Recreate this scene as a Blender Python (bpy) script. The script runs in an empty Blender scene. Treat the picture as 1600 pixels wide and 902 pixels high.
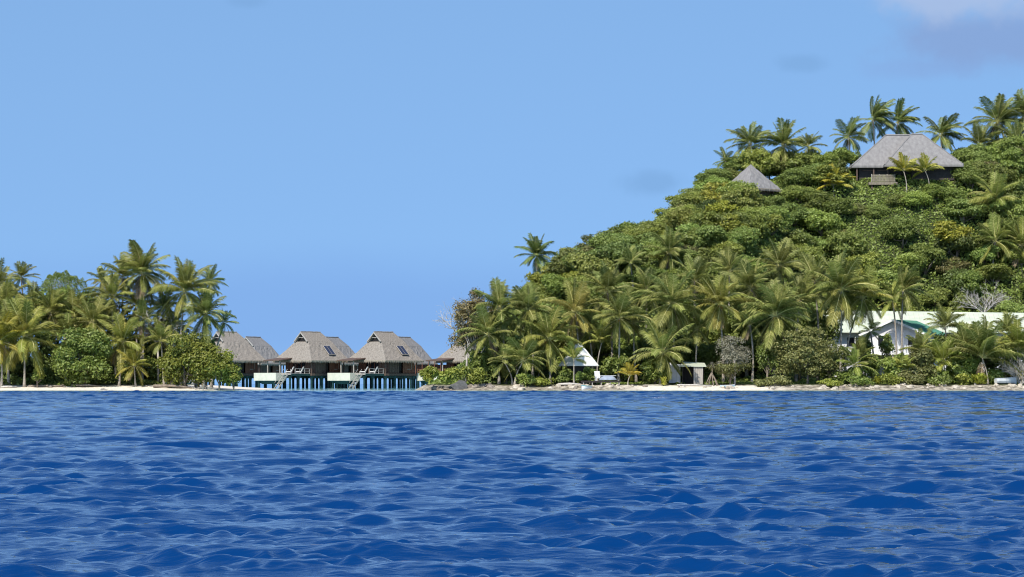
import bpy, math, random
import numpy as np
from mathutils import Vector, Matrix, noise as mnoise

S = bpy.context.scene
C = S.collection
R = math.radians
rnd = random.Random(7)
rng = np.random.default_rng(11)

# ------------------------------------------------------------------ camera
F = 4000.0          # focal length in pixels of a 1600 px wide frame
HOR = 600.0         # horizon row
CAMH = 1.0
cam = bpy.data.cameras.new("camera")
cam.sensor_width = 36.0
cam.lens = 36.0 * F / 1600.0
cam.shift_y = (HOR - 451.0) / 1600.0
cam.clip_start = 0.5
cam.clip_end = 60000
camo = bpy.data.objects.new("camera", cam)
C.objects.link(camo)
camo.location = (0, 0, CAMH)
camo.rotation_euler = (R(90), 0, 0)
S.camera = camo

# ------------------------------------------------------------------ light
SUN_EL, SUN_AZ = R(49), R(203)     # azimuth clockwise from +Y: behind the camera, to its left
sd = Vector((math.sin(SUN_AZ) * math.cos(SUN_EL), math.cos(SUN_AZ) * math.cos(SUN_EL), math.sin(SUN_EL)))
sun = bpy.data.lights.new("sun", 'SUN')
sun.energy = 5.0
sun.angle = R(0.53)
sun.color = (1.0, 0.95, 0.86)
suno = bpy.data.objects.new("sun", sun)
C.objects.link(suno)
suno.location = (0, 0, 200)
suno.rotation_euler = sd.to_track_quat('Z', 'Y').to_euler()

S.view_settings.view_transform = 'Standard'
S.view_settings.look = 'None'
S.view_settings.exposure = 0.35
S.cycles.filter_width = 1.1
S.view_settings.gamma = 1.0

W = bpy.data.worlds.new("World")
S.world = W
W.use_nodes = True
def build_world():
    nt = W.node_tree
    nt.nodes.clear()
    N, L = nt.nodes.new, nt.links.new
    out = N('ShaderNodeOutputWorld')
    bg = N('ShaderNodeBackground')
    bg.inputs['Strength'].default_value = 0.15
    L(bg.outputs[0], out.inputs[0])
    tc = N('ShaderNodeTexCoord')
    sep = N('ShaderNodeSeparateXYZ'); L(tc.outputs['Generated'], sep.inputs[0])
    # tropical clear air: the pale horizon band is thin, so the sky is read a little higher up
    mz = N('ShaderNodeMapRange'); mz.inputs[1].default_value = 0; mz.inputs[2].default_value = 1
    mz.inputs[3].default_value = 0.42; mz.inputs[4].default_value = 1.0
    L(sep.outputs[2], mz.inputs[0])
    cmb = N('ShaderNodeCombineXYZ')
    L(sep.outputs[0], cmb.inputs[0]); L(sep.outputs[1], cmb.inputs[1]); L(mz.outputs[0], cmb.inputs[2])
    nrm = N('ShaderNodeVectorMath'); nrm.operation = 'NORMALIZE'; L(cmb.outputs[0], nrm.inputs[0])
    sky = N('ShaderNodeTexSky')
    sky.sky_type = 'NISHITA'
    sky.sun_disc = False
    sky.sun_elevation = SUN_EL
    sky.sun_rotation = SUN_AZ
    sky.air_density = 1.0
    sky.dust_density = 0.6
    sky.ozone_density = 3.0
    L(nrm.outputs[0], sky.inputs[0])
    gain = N('ShaderNodeMix'); gain.data_type = 'RGBA'; gain.blend_type = 'MULTIPLY'
    gain.inputs[0].default_value = 1.0
    gain.inputs[7].default_value = SKYGAIN
    L(sky.outputs[0], gain.inputs[6])
    # a clear tropical sky deepens towards the zenith
    zen = N('ShaderNodeMapRange'); zen.interpolation_type = 'SMOOTHSTEP'; zen.inputs[1].default_value = 0.12; zen.inputs[2].default_value = 0.75
    L(sep.outputs[2], zen.inputs[0])
    zg = N('ShaderNodeMix'); zg.data_type = 'RGBA'; L(zen.outputs[0], zg.inputs[0])
    zg.inputs[6].default_value = (1, 1, 1, 1); zg.inputs[7].default_value = (0.40, 0.58, 0.78, 1)
    zm = N('ShaderNodeMix'); zm.data_type = 'RGBA'; zm.blend_type = 'MULTIPLY'; zm.inputs[0].default_value = 1
    L(gain.outputs[2], zm.inputs[6]); L(zg.outputs[2], zm.inputs[7])
    col = zm.outputs[2]
    # thin clouds, placed by direction (u = x/y, v = z/y)
    du = N('ShaderNodeMath'); du.operation = 'DIVIDE'; L(sep.outputs[0], du.inputs[0]); L(sep.outputs[1], du.inputs[1])
    dv = N('ShaderNodeMath'); dv.operation = 'DIVIDE'; L(sep.outputs[2], dv.inputs[0]); L(sep.outputs[1], dv.inputs[1])
    ahead = N('ShaderNodeMath'); ahead.operation = 'GREATER_THAN'; ahead.inputs[1].default_value = 0.05
    L(sep.outputs[1], ahead.inputs[0])
    uv = N('ShaderNodeCombineXYZ'); L(du.outputs[0], uv.inputs[0]); L(dv.outputs[0], uv.inputs[1])
    ns = N('ShaderNodeTexNoise'); ns.inputs['Scale'].default_value = 34; ns.inputs['Detail'].default_value = 4
    ns.inputs['Roughness'].default_value = 0.6
    L(uv.outputs[0], ns.inputs['Vector'])
    def blob(cx, cy, rx, ry, amount, colr, wob=0.9, lo=0.15, hi=0.75):
        nonlocal col
        mp = N('ShaderNodeMapping'); mp.vector_type = 'TEXTURE'
        mp.inputs['Location'].default_value = ((cx - 800) / F, (HOR - cy) / F, 0)
        mp.inputs['Scale'].default_value = (rx / F, ry / F, 1)
        L(uv.outputs[0], mp.inputs[0])
        ln = N('ShaderNodeVectorMath'); ln.operation = 'LENGTH'; L(mp.outputs[0], ln.inputs[0])
        a = N('ShaderNodeMath'); a.operation = 'MULTIPLY_ADD'; a.inputs[1].default_value = wob * 2
        a.inputs[2].default_value = 1.0 - wob
        L(ns.outputs['Fac'], a.inputs[0])
        s = N('ShaderNodeMath'); s.operation = 'SUBTRACT'; L(a.outputs[0], s.inputs[0]); L(ln.outputs['Value'], s.inputs[1])
        m = N('ShaderNodeMapRange'); m.interpolation_type = 'SMOOTHSTEP'
        m.inputs[1].default_value = lo - 0.3; m.inputs[2].default_value = hi; m.inputs[3].default_value = 0; m.inputs[4].default_value = amount
        L(s.outputs[0], m.inputs[0])
        g = N('ShaderNodeMath'); g.operation = 'MULTIPLY'; L(m.outputs[0], g.inputs[0]); L(ahead.outputs[0], g.inputs[1])
        mix = N('ShaderNodeMix'); mix.data_type = 'RGBA'
        L(g.outputs[0], mix.inputs[0]); L(col, mix.inputs[6])
        mix.inputs[7].default_value = (*colr, 1)
        col = mix.outputs[2]
    K = 1 / (0.15 * 1.275)
    def c3(r, g, b): return (r * K, g * K, b * K)
    blob(1545, 60, 200, 64, 0.95, c3(0.245, 0.39, 0.70))
    blob(1440, 108, 110, 22, 0.5, c3(0.245, 0.41, 0.75))
    blob(1500, -10, 170, 52, 0.85, c3(0.40, 0.53, 0.79))
    blob(1020, 287, 62, 24, 0.6, c3(0.205, 0.40, 0.72))
    blob(1256, 98, 46, 17, 0.6, c3(0.205, 0.40, 0.72))
    blob(388, 0, 38, 15, 0.6, c3(0.205, 0.40, 0.72))
    blob(480, 490, 1000, 112, 0.85, c3(0.225, 0.43, 0.83), 0.12)
    L(col, bg.inputs[0])
SKYGAIN = (1.15, 1.28, 1.26, 1)
build_world()

# ------------------------------------------------------------------ helpers
def P(px, py, Y):
    """Point at distance Y that stands where the photograph shows (px, py)."""
    return Vector(((px - 800) * Y / F, Y, CAMH + (HOR - py) * Y / F))
def PX(px, Y): return (px - 800) * Y / F
def PZ(py, Y): return CAMH + (HOR - py) * Y / F

def link(o, parent=None):
    C.objects.link(o)
    if parent is not None: o.parent = parent
    return o
def tag(o, label=None, cat=None, group=None, kind=None):
    if label: o['label'] = label
    if cat: o['category'] = cat
    if group: o['group'] = group
    if kind: o['kind'] = kind
    return o
def thing(name, label, cat, loc=(0, 0, 0), rz=0.0, group=None):
    o = bpy.data.objects.new(name, None)
    o.empty_display_size = 0.2
    o.location = loc
    o.rotation_euler = (0, 0, rz)
    link(o)
    return tag(o, label, cat, group)
def inst(name, mesh, parent=None, loc=(0, 0, 0), rot=(0, 0, 0), sc=(1, 1, 1)):
    o = bpy.data.objects.new(name, mesh)
    o.location = loc; o.rotation_euler = rot
    o.scale = sc if hasattr(sc, '__len__') else (sc, sc, sc)
    return link(o, parent)

class MB:
    def __init__(s): s.v = []; s.f = []; s.m = []
    def face(s, pts, m=0):
        i = len(s.v); s.v += [tuple(p) for p in pts]; s.f.append(tuple(range(i, i + len(pts)))); s.m.append(m)
    def raw(s, vs, fs, m=0):
        i = len(s.v); s.v += [tuple(p) for p in vs]
        for f in fs: s.f.append(tuple(i + k for k in f)); s.m.append(m)
    def box(s, x0, x1, y0, y1, z0, z1, m=0):
        vs = [(x, y, z) for z in (z0, z1) for y in (y0, y1) for x in (x0, x1)]
        s.raw(vs, [(0, 2, 3, 1), (4, 5, 7, 6), (0, 1, 5, 4), (2, 6, 7, 3), (0, 4, 6, 2), (1, 3, 7, 5)], m)
    def cbox(s, x, y, z0, dx, dy, dz, m=0): s.box(x - dx / 2, x + dx / 2, y - dy / 2, y + dy / 2, z0, z0 + dz, m)
    def tube(s, pts, rad, n=6, m=0, cap=True):
        pts = [Vector(p) for p in pts]
        if not hasattr(rad, '__len__'): rad = [rad] * len(pts)
        rings = []; vs = []
        for i, p in enumerate(pts):
            d = (pts[min(i + 1, len(pts) - 1)] - pts[max(i - 1, 0)])
            if d.length < 1e-6: d = Vector((0, 0, 1))
            d.normalize()
            up = Vector((0, 0, 1)) if abs(d.z) < 0.9 else Vector((1, 0, 0))
            a = d.cross(up).normalized(); b = d.cross(a)
            for k in range(n):
                t = 2 * math.pi * k / n
                vs.append(p + (a * math.cos(t) + b * math.sin(t)) * rad[i])
        fs = []
        for i in range(len(pts) - 1):
            for k in range(n):
                fs.append((i * n + k, i * n + (k + 1) % n, (i + 1) * n + (k + 1) % n, (i + 1) * n + k))
        if cap:
            fs.append(tuple(range(n))[::-1]); fs.append(tuple((len(pts) - 1) * n + k for k in range(n)))
        s.raw(vs, fs, m)
    def bar(s, a, b, w, h=None, m=0):
        """square bar from a to b"""
        a, b = Vector(a), Vector(b); h = h or w
        d = (b - a).normalized()
        up = Vector((0, 0, 1)) if abs(d.z) < 0.95 else Vector((1, 0, 0))
        x = d.cross(up).normalized() * (w / 2); y = x.cross(d).normalized() * (h / 2)
        vs = [a - x - y, a + x - y, a + x + y, a - x + y, b - x - y, b + x - y, b + x + y, b - x + y]
        s.raw(vs, [(0, 3, 2, 1), (4, 5, 6, 7), (0, 1, 5, 4), (1, 2, 6, 5), (2, 3, 7, 6), (3, 0, 4, 7)], m)
    def mesh(s, name, mats, smooth=False):
        me = bpy.data.meshes.new(name)
        me.from_pydata(s.v, [], s.f)
        for m in (mats if isinstance(mats, (list, tuple)) else [mats]): me.materials.append(m)
        me.polygons.foreach_set('material_index', s.m)
        if smooth: me.polygons.foreach_set('use_smooth', [True] * len(me.polygons))
        me.update()
        return me
    def build(s, name, mats, parent=None, loc=(0, 0, 0), smooth=False):
        return inst(name, s.mesh(name, mats, smooth), parent, loc)

def np_mesh(name, verts, quads=None, tris=None, mats=(), smooth=False):
    me = bpy.data.meshes.new(name)
    nq = 0 if quads is None else len(quads); nt = 0 if tris is None else len(tris)
    me.vertices.add(len(verts)); me.vertices.foreach_set('co', np.asarray(verts, np.float32).ravel())
    loops = np.concatenate([np.asarray(a, np.int32).ravel() for a in (quads, tris) if a is not None])
    tot = np.concatenate([np.full(nq, 4, np.int32), np.full(nt, 3, np.int32)])
    st = np.concatenate([[0], np.cumsum(tot)[:-1]]).astype(np.int32)
    me.loops.add(len(loops)); me.loops.foreach_set('vertex_index', loops)
    me.polygons.add(nq + nt); me.polygons.foreach_set('loop_start', st); me.polygons.foreach_set('loop_total', tot)
    if smooth: me.polygons.foreach_set('use_smooth', np.ones(nq + nt, bool))
    for m in mats: me.materials.append(m)
    me.update(calc_edges=True)
    me.validate()
    return me

# ------------------------------------------------------------------ materials
def new_mat(name):
    m = bpy.data.materials.new(name); m.use_nodes = True
    nt = m.node_tree
    return m, nt, nt.nodes.new, nt.links.new, nt.nodes['Principled BSDF']
def pmat(name, c0, c1=None, scale=3.0, rough=0.8, bump=0.0, stretch=(1, 1, 1), spec=0.3, detail=5, lo=0.35, hi=0.65, bscale=None, metal=0.0):
    m, nt, N, L, b = new_mat(name)
    b.inputs['Roughness'].default_value = rough
    b.inputs['Specular IOR Level'].default_value = spec
    b.inputs['Metallic'].default_value = metal
    c1 = c1 or tuple(k * 0.75 for k in c0)
    tc = N('ShaderNodeTexCoord')
    mp = N('ShaderNodeMapping'); mp.inputs['Scale'].default_value = stretch; L(tc.outputs['Object'], mp.inputs[0])
    n = N('ShaderNodeTexNoise'); n.inputs['Scale'].default_value = scale; n.inputs['Detail'].default_value = detail
    n.inputs['Roughness'].default_value = 0.65
    L(mp.outputs[0], n.inputs['Vector'])
    r = N('ShaderNodeValToRGB')
    r.color_ramp.elements[0].position = lo; r.color_ramp.elements[0].color = (*c1, 1)
    r.color_ramp.elements[1].position = hi; r.color_ramp.elements[1].color = (*c0, 1)
    L(n.outputs['Fac'], r.inputs[0]); L(r.outputs[0], b.inputs['Base Color'])
    if bump:
        n2 = N('ShaderNodeTexNoise'); n2.inputs['Scale'].default_value = bscale or scale * 2; n2.inputs['Detail'].default_value = 4
        L(mp.outputs[0], n2.inputs['Vector'])
        bp = N('ShaderNodeBump'); bp.inputs['Strength'].default_value = 1.0; bp.inputs['Distance'].default_value = bump
        L(n2.outputs['Fac'], bp.inputs['Height']); L(bp.outputs[0], b.inputs['Normal'])
    return m
def leaf_mat(name, dark, mid, light, trans=0.25, rough=0.45, spec=0.35, var=0.25):
    """Leaves: each leaf (mesh island) has its own tone, each plant its own shift; some light passes through."""
    m, nt, N, L, b = new_mat(name)
    g = N('ShaderNodeNewGeometry'); oi = N('ShaderNodeObjectInfo')
    r = N('ShaderNodeValToRGB')
    e = r.color_ramp.elements
    e[0].position = 0.0; e[0].color = (*dark, 1); e[1].position = 1.0; e[1].color = (*light, 1)
    k = e.new(0.5); k.color = (*mid, 1)
    L(g.outputs['Random Per Island'], r.inputs[0])
    hs = N('ShaderNodeHueSaturation')
    mr = N('ShaderNodeMapRange'); mr.inputs[3].default_value = 1 - var; mr.inputs[4].default_value = 1 + var
    L(oi.outputs['Random'], mr.inputs[0]); L(mr.outputs[0], hs.inputs['Value'])
    mh = N('ShaderNodeMapRange'); mh.inputs[3].default_value = 0.489; mh.inputs[4].default_value = 0.502
    fr = N('ShaderNodeMath'); fr.operation = 'FRACT'; mu = N('ShaderNodeMath'); mu.operation = 'MULTIPLY'; mu.inputs[1].default_value = 7.31
    L(oi.outputs['Random'], mu.inputs[0]); L(mu.outputs[0], fr.inputs[0]); L(fr.outputs[0], mh.inputs[0]); L(mh.outputs[0], hs.inputs['Hue'])
    L(r.outputs[0], hs.inputs['Color'])
    tint = N('ShaderNodeMix'); tint.data_type = 'RGBA'; tint.blend_type = 'MULTIPLY'; tint.inputs[0].default_value = 1
    L(hs.outputs[0], tint.inputs[6]); L(oi.outputs['Color'], tint.inputs[7])
    L(tint.outputs[2], b.inputs['Base Color'])
    b.inputs['Roughness'].default_value = rough; b.inputs['Specular IOR Level'].default_value = spec
    tr = N('ShaderNodeBsdfTranslucent'); L(tint.outputs[2], tr.inputs['Color'])
    mx = N('ShaderNodeMixShader'); mx.inputs[0].default_value = trans
    L(b.outputs[0], mx.inputs[1]); L(tr.outputs[0], mx.inputs[2])
    L(mx.outputs[0], nt.nodes['Material Output'].inputs['Surface'])
    return m

M = {}
M['leaf_hill'] = leaf_mat('broadleaf foliage', (0.145, 0.195, 0.034), (0.225, 0.29, 0.058), (0.34, 0.405, 0.125), 0.45)
M['leaf_bright'] = leaf_mat('bright mangrove foliage', (0.15, 0.18, 0.022), (0.24, 0.27, 0.042), (0.36, 0.38, 0.08), 0.35)
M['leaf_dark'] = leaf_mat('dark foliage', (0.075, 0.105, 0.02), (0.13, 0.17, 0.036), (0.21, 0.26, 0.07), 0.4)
M['leaf_olive'] = leaf_mat('olive foliage', (0.105, 0.12, 0.034), (0.175, 0.185, 0.055), (0.28, 0.275, 0.10), 0.36)
M['leaf_brown'] = leaf_mat('brownish fine foliage', (0.12, 0.105, 0.038), (0.19, 0.16, 0.06), (0.28, 0.23, 0.10), 0.3)
M['leaf_grey'] = leaf_mat('grey dry foliage', (0.15, 0.14, 0.09), (0.22, 0.205, 0.14), (0.31, 0.29, 0.21))
M['leaf_yellow'] = leaf_mat('yellow green strap leaves', (0.19, 0.22, 0.025), (0.32, 0.34, 0.04), (0.46, 0.45, 0.09))
M['frond'] = leaf_mat('palm leaflets', (0.115, 0.142, 0.028), (0.195, 0.225, 0.052), (0.31, 0.335, 0.105), trans=0.38, rough=0.55, spec=0.25)
M['frond_dry'] = leaf_mat('dry palm leaflets', (0.10, 0.07, 0.035), (0.17, 0.12, 0.065), (0.26, 0.2, 0.12), trans=0.1, rough=0.7)
M['rachis'] = pmat('palm leaf stalk', (0.52, 0.46, 0.20), (0.36, 0.34, 0.12), 2.0, 0.5)
M['rachis_dry'] = pmat('dry leaf stalk', (0.40, 0.30, 0.2), (0.28, 0.2, 0.12), 2.0, 0.7)
M['trunk'] = pmat('palm bark', (0.42, 0.37, 0.31), (0.22, 0.19, 0.15), 2.5, 0.9, 0.05, (1, 1, 4))
M['bark'] = pmat('tree bark', (0.26, 0.21, 0.16), (0.13, 0.10, 0.075), 3, 0.9, 0.04)
M['bark_grey'] = pmat('bleached bare wood', (0.50, 0.46, 0.41), (0.33, 0.30, 0.26), 3, 0.85, 0.02)
M['coconut'] = pmat('coconut husk', (0.45, 0.26, 0.07), (0.28, 0.17, 0.04), 4, 0.6)
M['thatch'] = pmat('weathered thatch', (0.285, 0.25, 0.212), (0.165, 0.143, 0.12), 2.6, 0.95, 0.035, (1.6, 1.6, 0.4), 0.1, 10, 0.36, 0.64, 7.0)
M['thatch_grey'] = pmat('grey thatch', (0.235, 0.222, 0.21), (0.17, 0.16, 0.152), 1.3, 0.95, 0.03, (1.5, 1.5, 0.4), 0.1, 10, 0.35, 0.64, 7.0)
M['thatch_fringe'] = pmat('thatch fringe', (0.36, 0.31, 0.24), (0.20, 0.165, 0.12), 5, 0.95, 0.03, (2, 2, 0.5), 0.1)
M['wood_red'] = pmat('red brown boards', (0.20, 0.085, 0.05), (0.11, 0.048, 0.03), 2.2, 0.65, 0.02, (4, 4, 0.4))
M['wood_brown'] = pmat('brown boards', (0.13, 0.085, 0.062), (0.075, 0.048, 0.036), 2.2, 0.7, 0.02, (4, 4, 0.4))
M['wood_grey'] = pmat('silvered boards', (0.42, 0.38, 0.33), (0.27, 0.24, 0.21), 2.4, 0.8, 0.02, (3, 3, 0.5))
M['wood_mid'] = pmat('greyed brown boards', (0.24, 0.205, 0.15), (0.15, 0.125, 0.09), 2.4, 0.8, 0.02, (3, 3, .5))
M['wood_dark'] = pmat('dark timber', (0.05, 0.04, 0.035), (0.03, 0.024, 0.02), 2.4, 0.7)
M['pile'] = pmat('algae green pile', (0.012, 0.048, 0.045), (0.006, 0.022, 0.022), 1.5, 0.6, 0.02)
M['pool'] = pmat('cream pool wall', (0.60, 0.57, 0.45), (0.50, 0.48, 0.38), 1.2, 0.6)
M['white'] = pmat('white paint', (0.80, 0.79, 0.77), (0.70, 0.69, 0.67), 1.3, 0.55)
M['white_wall'] = pmat('white plaster', (0.62, 0.61, 0.62), (0.54, 0.53, 0.54), 0.8, 0.8)
M['cream_roof'] = pmat('cream sheet roof', (0.50, 0.52, 0.40), (0.40, 0.43, 0.34), 0.35, 0.45, 0, (1, 3, 1))
M['green_roof'] = pmat('green sheet roof', (0.10, 0.25, 0.18), (0.075, 0.20, 0.14), 0.6, 0.45)
M['glass'] = pmat('dark window glass', (0.02, 0.022, 0.03), (0.012, 0.013, 0.018), 1.0, 0.08, spec=0.6)
M['solar'] = pmat('solar panel glass', (0.035, 0.04, 0.065), (0.025, 0.03, 0.05), 3.0, 0.35, spec=0.5)
M['cushion'] = pmat('white cushion', (0.70, 0.68, 0.63), (0.60, 0.58, 0.54), 3.0, 0.9)
M['rock'] = pmat('pale coral rock', (0.54, 0.47, 0.37), (0.26, 0.22, 0.17), 1.6, 0.95, 0.08, detail=8)
M['rock_dark'] = pmat('dark basalt', (0.12, 0.115, 0.11), (0.06, 0.058, 0.055), 1.8, 0.9, 0.06, detail=8)
M['rock_brown'] = pmat('brown boulder', (0.30, 0.25, 0.20), (0.13, 0.11, 0.09), 1.8, 0.9, 0.07, detail=8)
M['hull_white'] = pmat('white hull', (0.80, 0.81, 0.80), (0.7, 0.71, 0.7), 1.0, 0.35)
M['hull_teal'] = pmat('teal hull', (0.05, 0.36, 0.36), (0.03, 0.28, 0.29), 1.0, 0.4)
M['hull_blue'] = pmat('pale blue hull', (0.35, 0.60, 0.72), (0.28, 0.5, 0.62), 1.0, 0.4)
M['tarp'] = pmat('grey blue tarpaulin', (0.30, 0.34, 0.40), (0.2, 0.23, 0.28), 1.2, 0.7)
M['red'] = pmat('faded red cloth', (0.45, 0.10, 0.06), (0.3, 0.07, 0.04), 2.0, 0.8)

# ------------------------------------------------------------------ terrain
def lerp_tab(x, xs, ys): return np.interp(x, xs, ys)
HX = [-20, -13, -6, 1, 7.5, 16.7, 24, 29, 35, 46, 66, 72, 90, 99, 140, 180]
HP = [0.3, 0.8, 4.0, 9.5, 16.5, 21.8, 24.0, 27.0, 32.5, 38.0, 39.5, 39.0, 39.5, 41.5, 43.0, 43.0]
HC = [415, 415, 420, 428, 436, 447, 456, 464, 474, 486, 488, 486, 490, 494, 500, 500]
def wob(x, y, s, seed):
    return (np.sin(x * s + seed) * np.cos(y * s * 1.31 - seed * 1.7) + 0.5 * np.sin(x * s * 2.3 - y * s * 1.9 + seed * 3.1))
def ground(x, y):
    x = np.asarray(x, float); y = np.asarray(y, float)
    # left islet, rounded right end
    shoreL = 382 + 0.7 * np.sin(x * 0.13) + np.maximum(0, x + 52) ** 2 * 0.06
    dl = np.minimum(y - shoreL, (-41.5 - x) * 0.8)
    dl = np.minimum(dl, 470 - y)
    hl = np.where(dl < 0, dl * 0.12, np.minimum(dl * 0.075, 1.0 + 0.012 * np.maximum(dl - 13, 0)))
    # right island with its hill
    shoreR = 383 + 0.8 * np.sin(x * 0.16 + 1) + 0.5 * np.sin(x * 0.41) + np.maximum(0, -4 - x) ** 2 * 0.05
    dr = np.minimum(y - shoreR, (x + 14.5) * 0.9)
    dr = np.minimum(dr, 640 - y)
    steep = 0.15 - 0.07 * np.exp(-((x - 29) / 9.0) ** 4)
    hr = np.where(dr < 0, dr * 0.12, np.minimum(dr * steep, 0.95 + 0.02 * np.maximum(dr - 11, 0)))
    top = lerp_tab(x, HX, HP); yc = lerp_tab(x, HX, HC)
    yb = np.interp(x, [40, 54], [401, 440])
    t = np.clip((y - yb) / (yc - yb), 0, 1)
    s = 0.55 * t + 0.45 * t * t * (3 - 2 * t)
    back = np.clip((y - yc) / 120, 0, 1)
    hill = top * s * (1 - 0.6 * back * back * (3 - 2 * back))
    hill = hill + np.clip(hill, 0, 4) * 0.12 * wob(x, y, 0.11, 2.0)
    hr = hr + np.where(dr > 0, hill, 0)
    return np.maximum(np.maximum(hl, hr), -2.5)
def gz(x, y): return float(ground(x, y))
def base_on_ray(px, py, rise):
    """Walk inland along the sight line until the ground is only `rise` metres below it."""
    Y = 392.0
    while Y < 560:
        p = P(px, py, Y)
        if gz(p.x, Y) + rise >= p.z: return Y
        Y += 0.5
    return 560.0

def terrain_mesh(name, x0, x1, y0, y1, step, mats):
    xs = np.arange(x0, x1 + step / 2, step); ys = np.arange(y0, y1 + step / 2, step)
    X, Yg = np.meshgrid(xs, ys)
    Z = ground(X, Yg)
    rough = np.array([mnoise.noise((a * 0.55, b * 0.55, 3.3)) for a, b in zip(X.ravel(), Yg.ravel())]).reshape(X.shape)
    Z = Z + np.clip(Z, 0, 1.2) * 0.10 * rough
    v = np.stack([X, Yg, Z], -1).reshape(-1, 3)
    nx, ny = len(xs), len(ys)
    i = np.arange(nx * ny).reshape(ny, nx)
    q = np.stack([i[:-1, :-1], i[:-1, 1:], i[1:, 1:], i[1:, :-1]], -1).reshape(-1, 4)
    return inst(name, np_mesh(name, v, q, None, mats, True))
def ground_mat():
    m, nt, N, L, b = new_mat('island ground')
    g = N('ShaderNodeNewGeometry'); sp = N('ShaderNodeSeparateXYZ'); L(g.outputs['Position'], sp.inputs[0])
    n = N('ShaderNodeTexNoise'); n.inputs['Scale'].default_value = 0.5; n.inputs['Detail'].default_value = 8; L(g.outputs['Position'], n.inputs['Vector'])
    n2 = N('ShaderNodeTexNoise'); n2.inputs['Scale'].default_value = 3.0; n2.inputs['Detail'].default_value = 6; L(g.outputs['Position'], n2.inputs['Vector'])
    a = N('ShaderNodeMath'); a.operation = 'MULTIPLY_ADD'; a.inputs[1].default_value = -0.55; L(n.outputs['Fac'], a.inputs[0]); L(sp.outputs[2], a.inputs[2])
    f = N('ShaderNodeMapRange'); f.inputs[1].default_value = 0.45; f.inputs[2].default_value = 0.62; L(a.outputs[0], f.inputs[0])
    sand = N('ShaderNodeValToRGB'); e = sand.color_ramp.elements
    e[0].position = 0.35; e[0].color = (0.50, 0.43, 0.33, 1); e[1].position = 0.6; e[1].color = (0.70, 0.64, 0.54, 1)
    L(n2.outputs['Fac'], sand.inputs[0])
    rub = N('ShaderNodeValToRGB'); e = rub.color_ramp.elements
    e[0].position = 0.4; e[0].color = (0.10, 0.085, 0.06, 1); e[1].position = 0.62; e[1].color = (0.46, 0.40, 0.31, 1)
    n3 = N('ShaderNodeTexNoise'); n3.inputs['Scale'].default_value = 1.1; n3.inputs['Detail'].default_value = 8; n3.inputs['Roughness'].default_value = .7; L(g.outputs['Position'], n3.inputs['Vector'])
    L(n3.outputs['Fac'], rub.inputs[0])
    ax = N('ShaderNodeMath'); ax.operation = 'MULTIPLY_ADD'; ax.inputs[1].default_value = 9.0; L(n.outputs['Fac'], ax.inputs[0]); L(sp.outputs[0], ax.inputs[2])
    zone = N('ShaderNodeValToRGB'); ze = zone.color_ramp.elements; zm = N('ShaderNodeMapRange'); zm.inputs[1].default_value = -40; zm.inputs[2].default_value = 60; L(ax.outputs[0], zm.inputs[0]); L(zm.outputs[0], zone.inputs[0])
    ze[0].position = 0.0; ze[0].color = (0, 0, 0, 1); ze[1].position = 1.0; ze[1].color = (1, 1, 1, 1)
    for p_, c_ in ((.26, 0), (.30, 1), (.60, 1), (.645, 0), (.82, 0), (.87, 1)):
        k_ = ze.new(p_); k_.color = (c_, c_, c_, 1)
    sm = N('ShaderNodeMix'); sm.data_type = 'RGBA'; L(zone.outputs[0], sm.inputs[0]); L(sand.outputs[0], sm.inputs[6]); L(rub.outputs[0], sm.inputs[7])
    soil = N('ShaderNodeValToRGB'); e = soil.color_ramp.elements
    e[0].position = 0.35; e[0].color = (0.022, 0.032, 0.010, 1); e[1].position = 0.65; e[1].color = (0.055, 0.06, 0.025, 1)
    L(n2.outputs['Fac'], soil.inputs[0])
    mx = N('ShaderNodeMix'); mx.data_type = 'RGBA'; L(f.outputs[0], mx.inputs[0]); L(sm.outputs[2], mx.inputs[6]); L(soil.outputs[0], mx.inputs[7])
    # wet sand just above the water
    w = N('ShaderNodeMapRange'); w.inputs[1].default_value = 0.02; w.inputs[2].default_value = 0.12; w.inputs[3].default_value = 0.72; w.inputs[4].default_value = 1.0
    L(sp.outputs[2], w.inputs[0])
    mm = N('ShaderNodeMix'); mm.data_type = 'RGBA'; mm.blend_type = 'MULTIPLY'; mm.inputs[0].default_value = 1; L(mx.outputs[2], mm.inputs[6]); L(w.outputs[0], mm.inputs[7])
    L(mm.outputs[2], b.inputs['Base Color']); b.inputs['Roughness'].default_value = 0.95; b.inputs['Specular IOR Level'].default_value = 0.1
    bp = N('ShaderNodeBump'); bp.inputs['Distance'].default_value = 0.12; L(n2.outputs['Fac'], bp.inputs['Height']); L(bp.outputs[0], b.inputs['Normal'])
    return m
M['ground'] = ground_mat()
tag(terrain_mesh('beach', -190, -26, 374, 474, 1.3, [M['ground']]), 'white sand beach and ground of the low palm islet', kind='structure')
tag(terrain_mesh('hill', -24, 190, 374, 660, 1.6, [M['ground']]), 'hill of the wooded island with its sandy shore', kind='structure')

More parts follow.
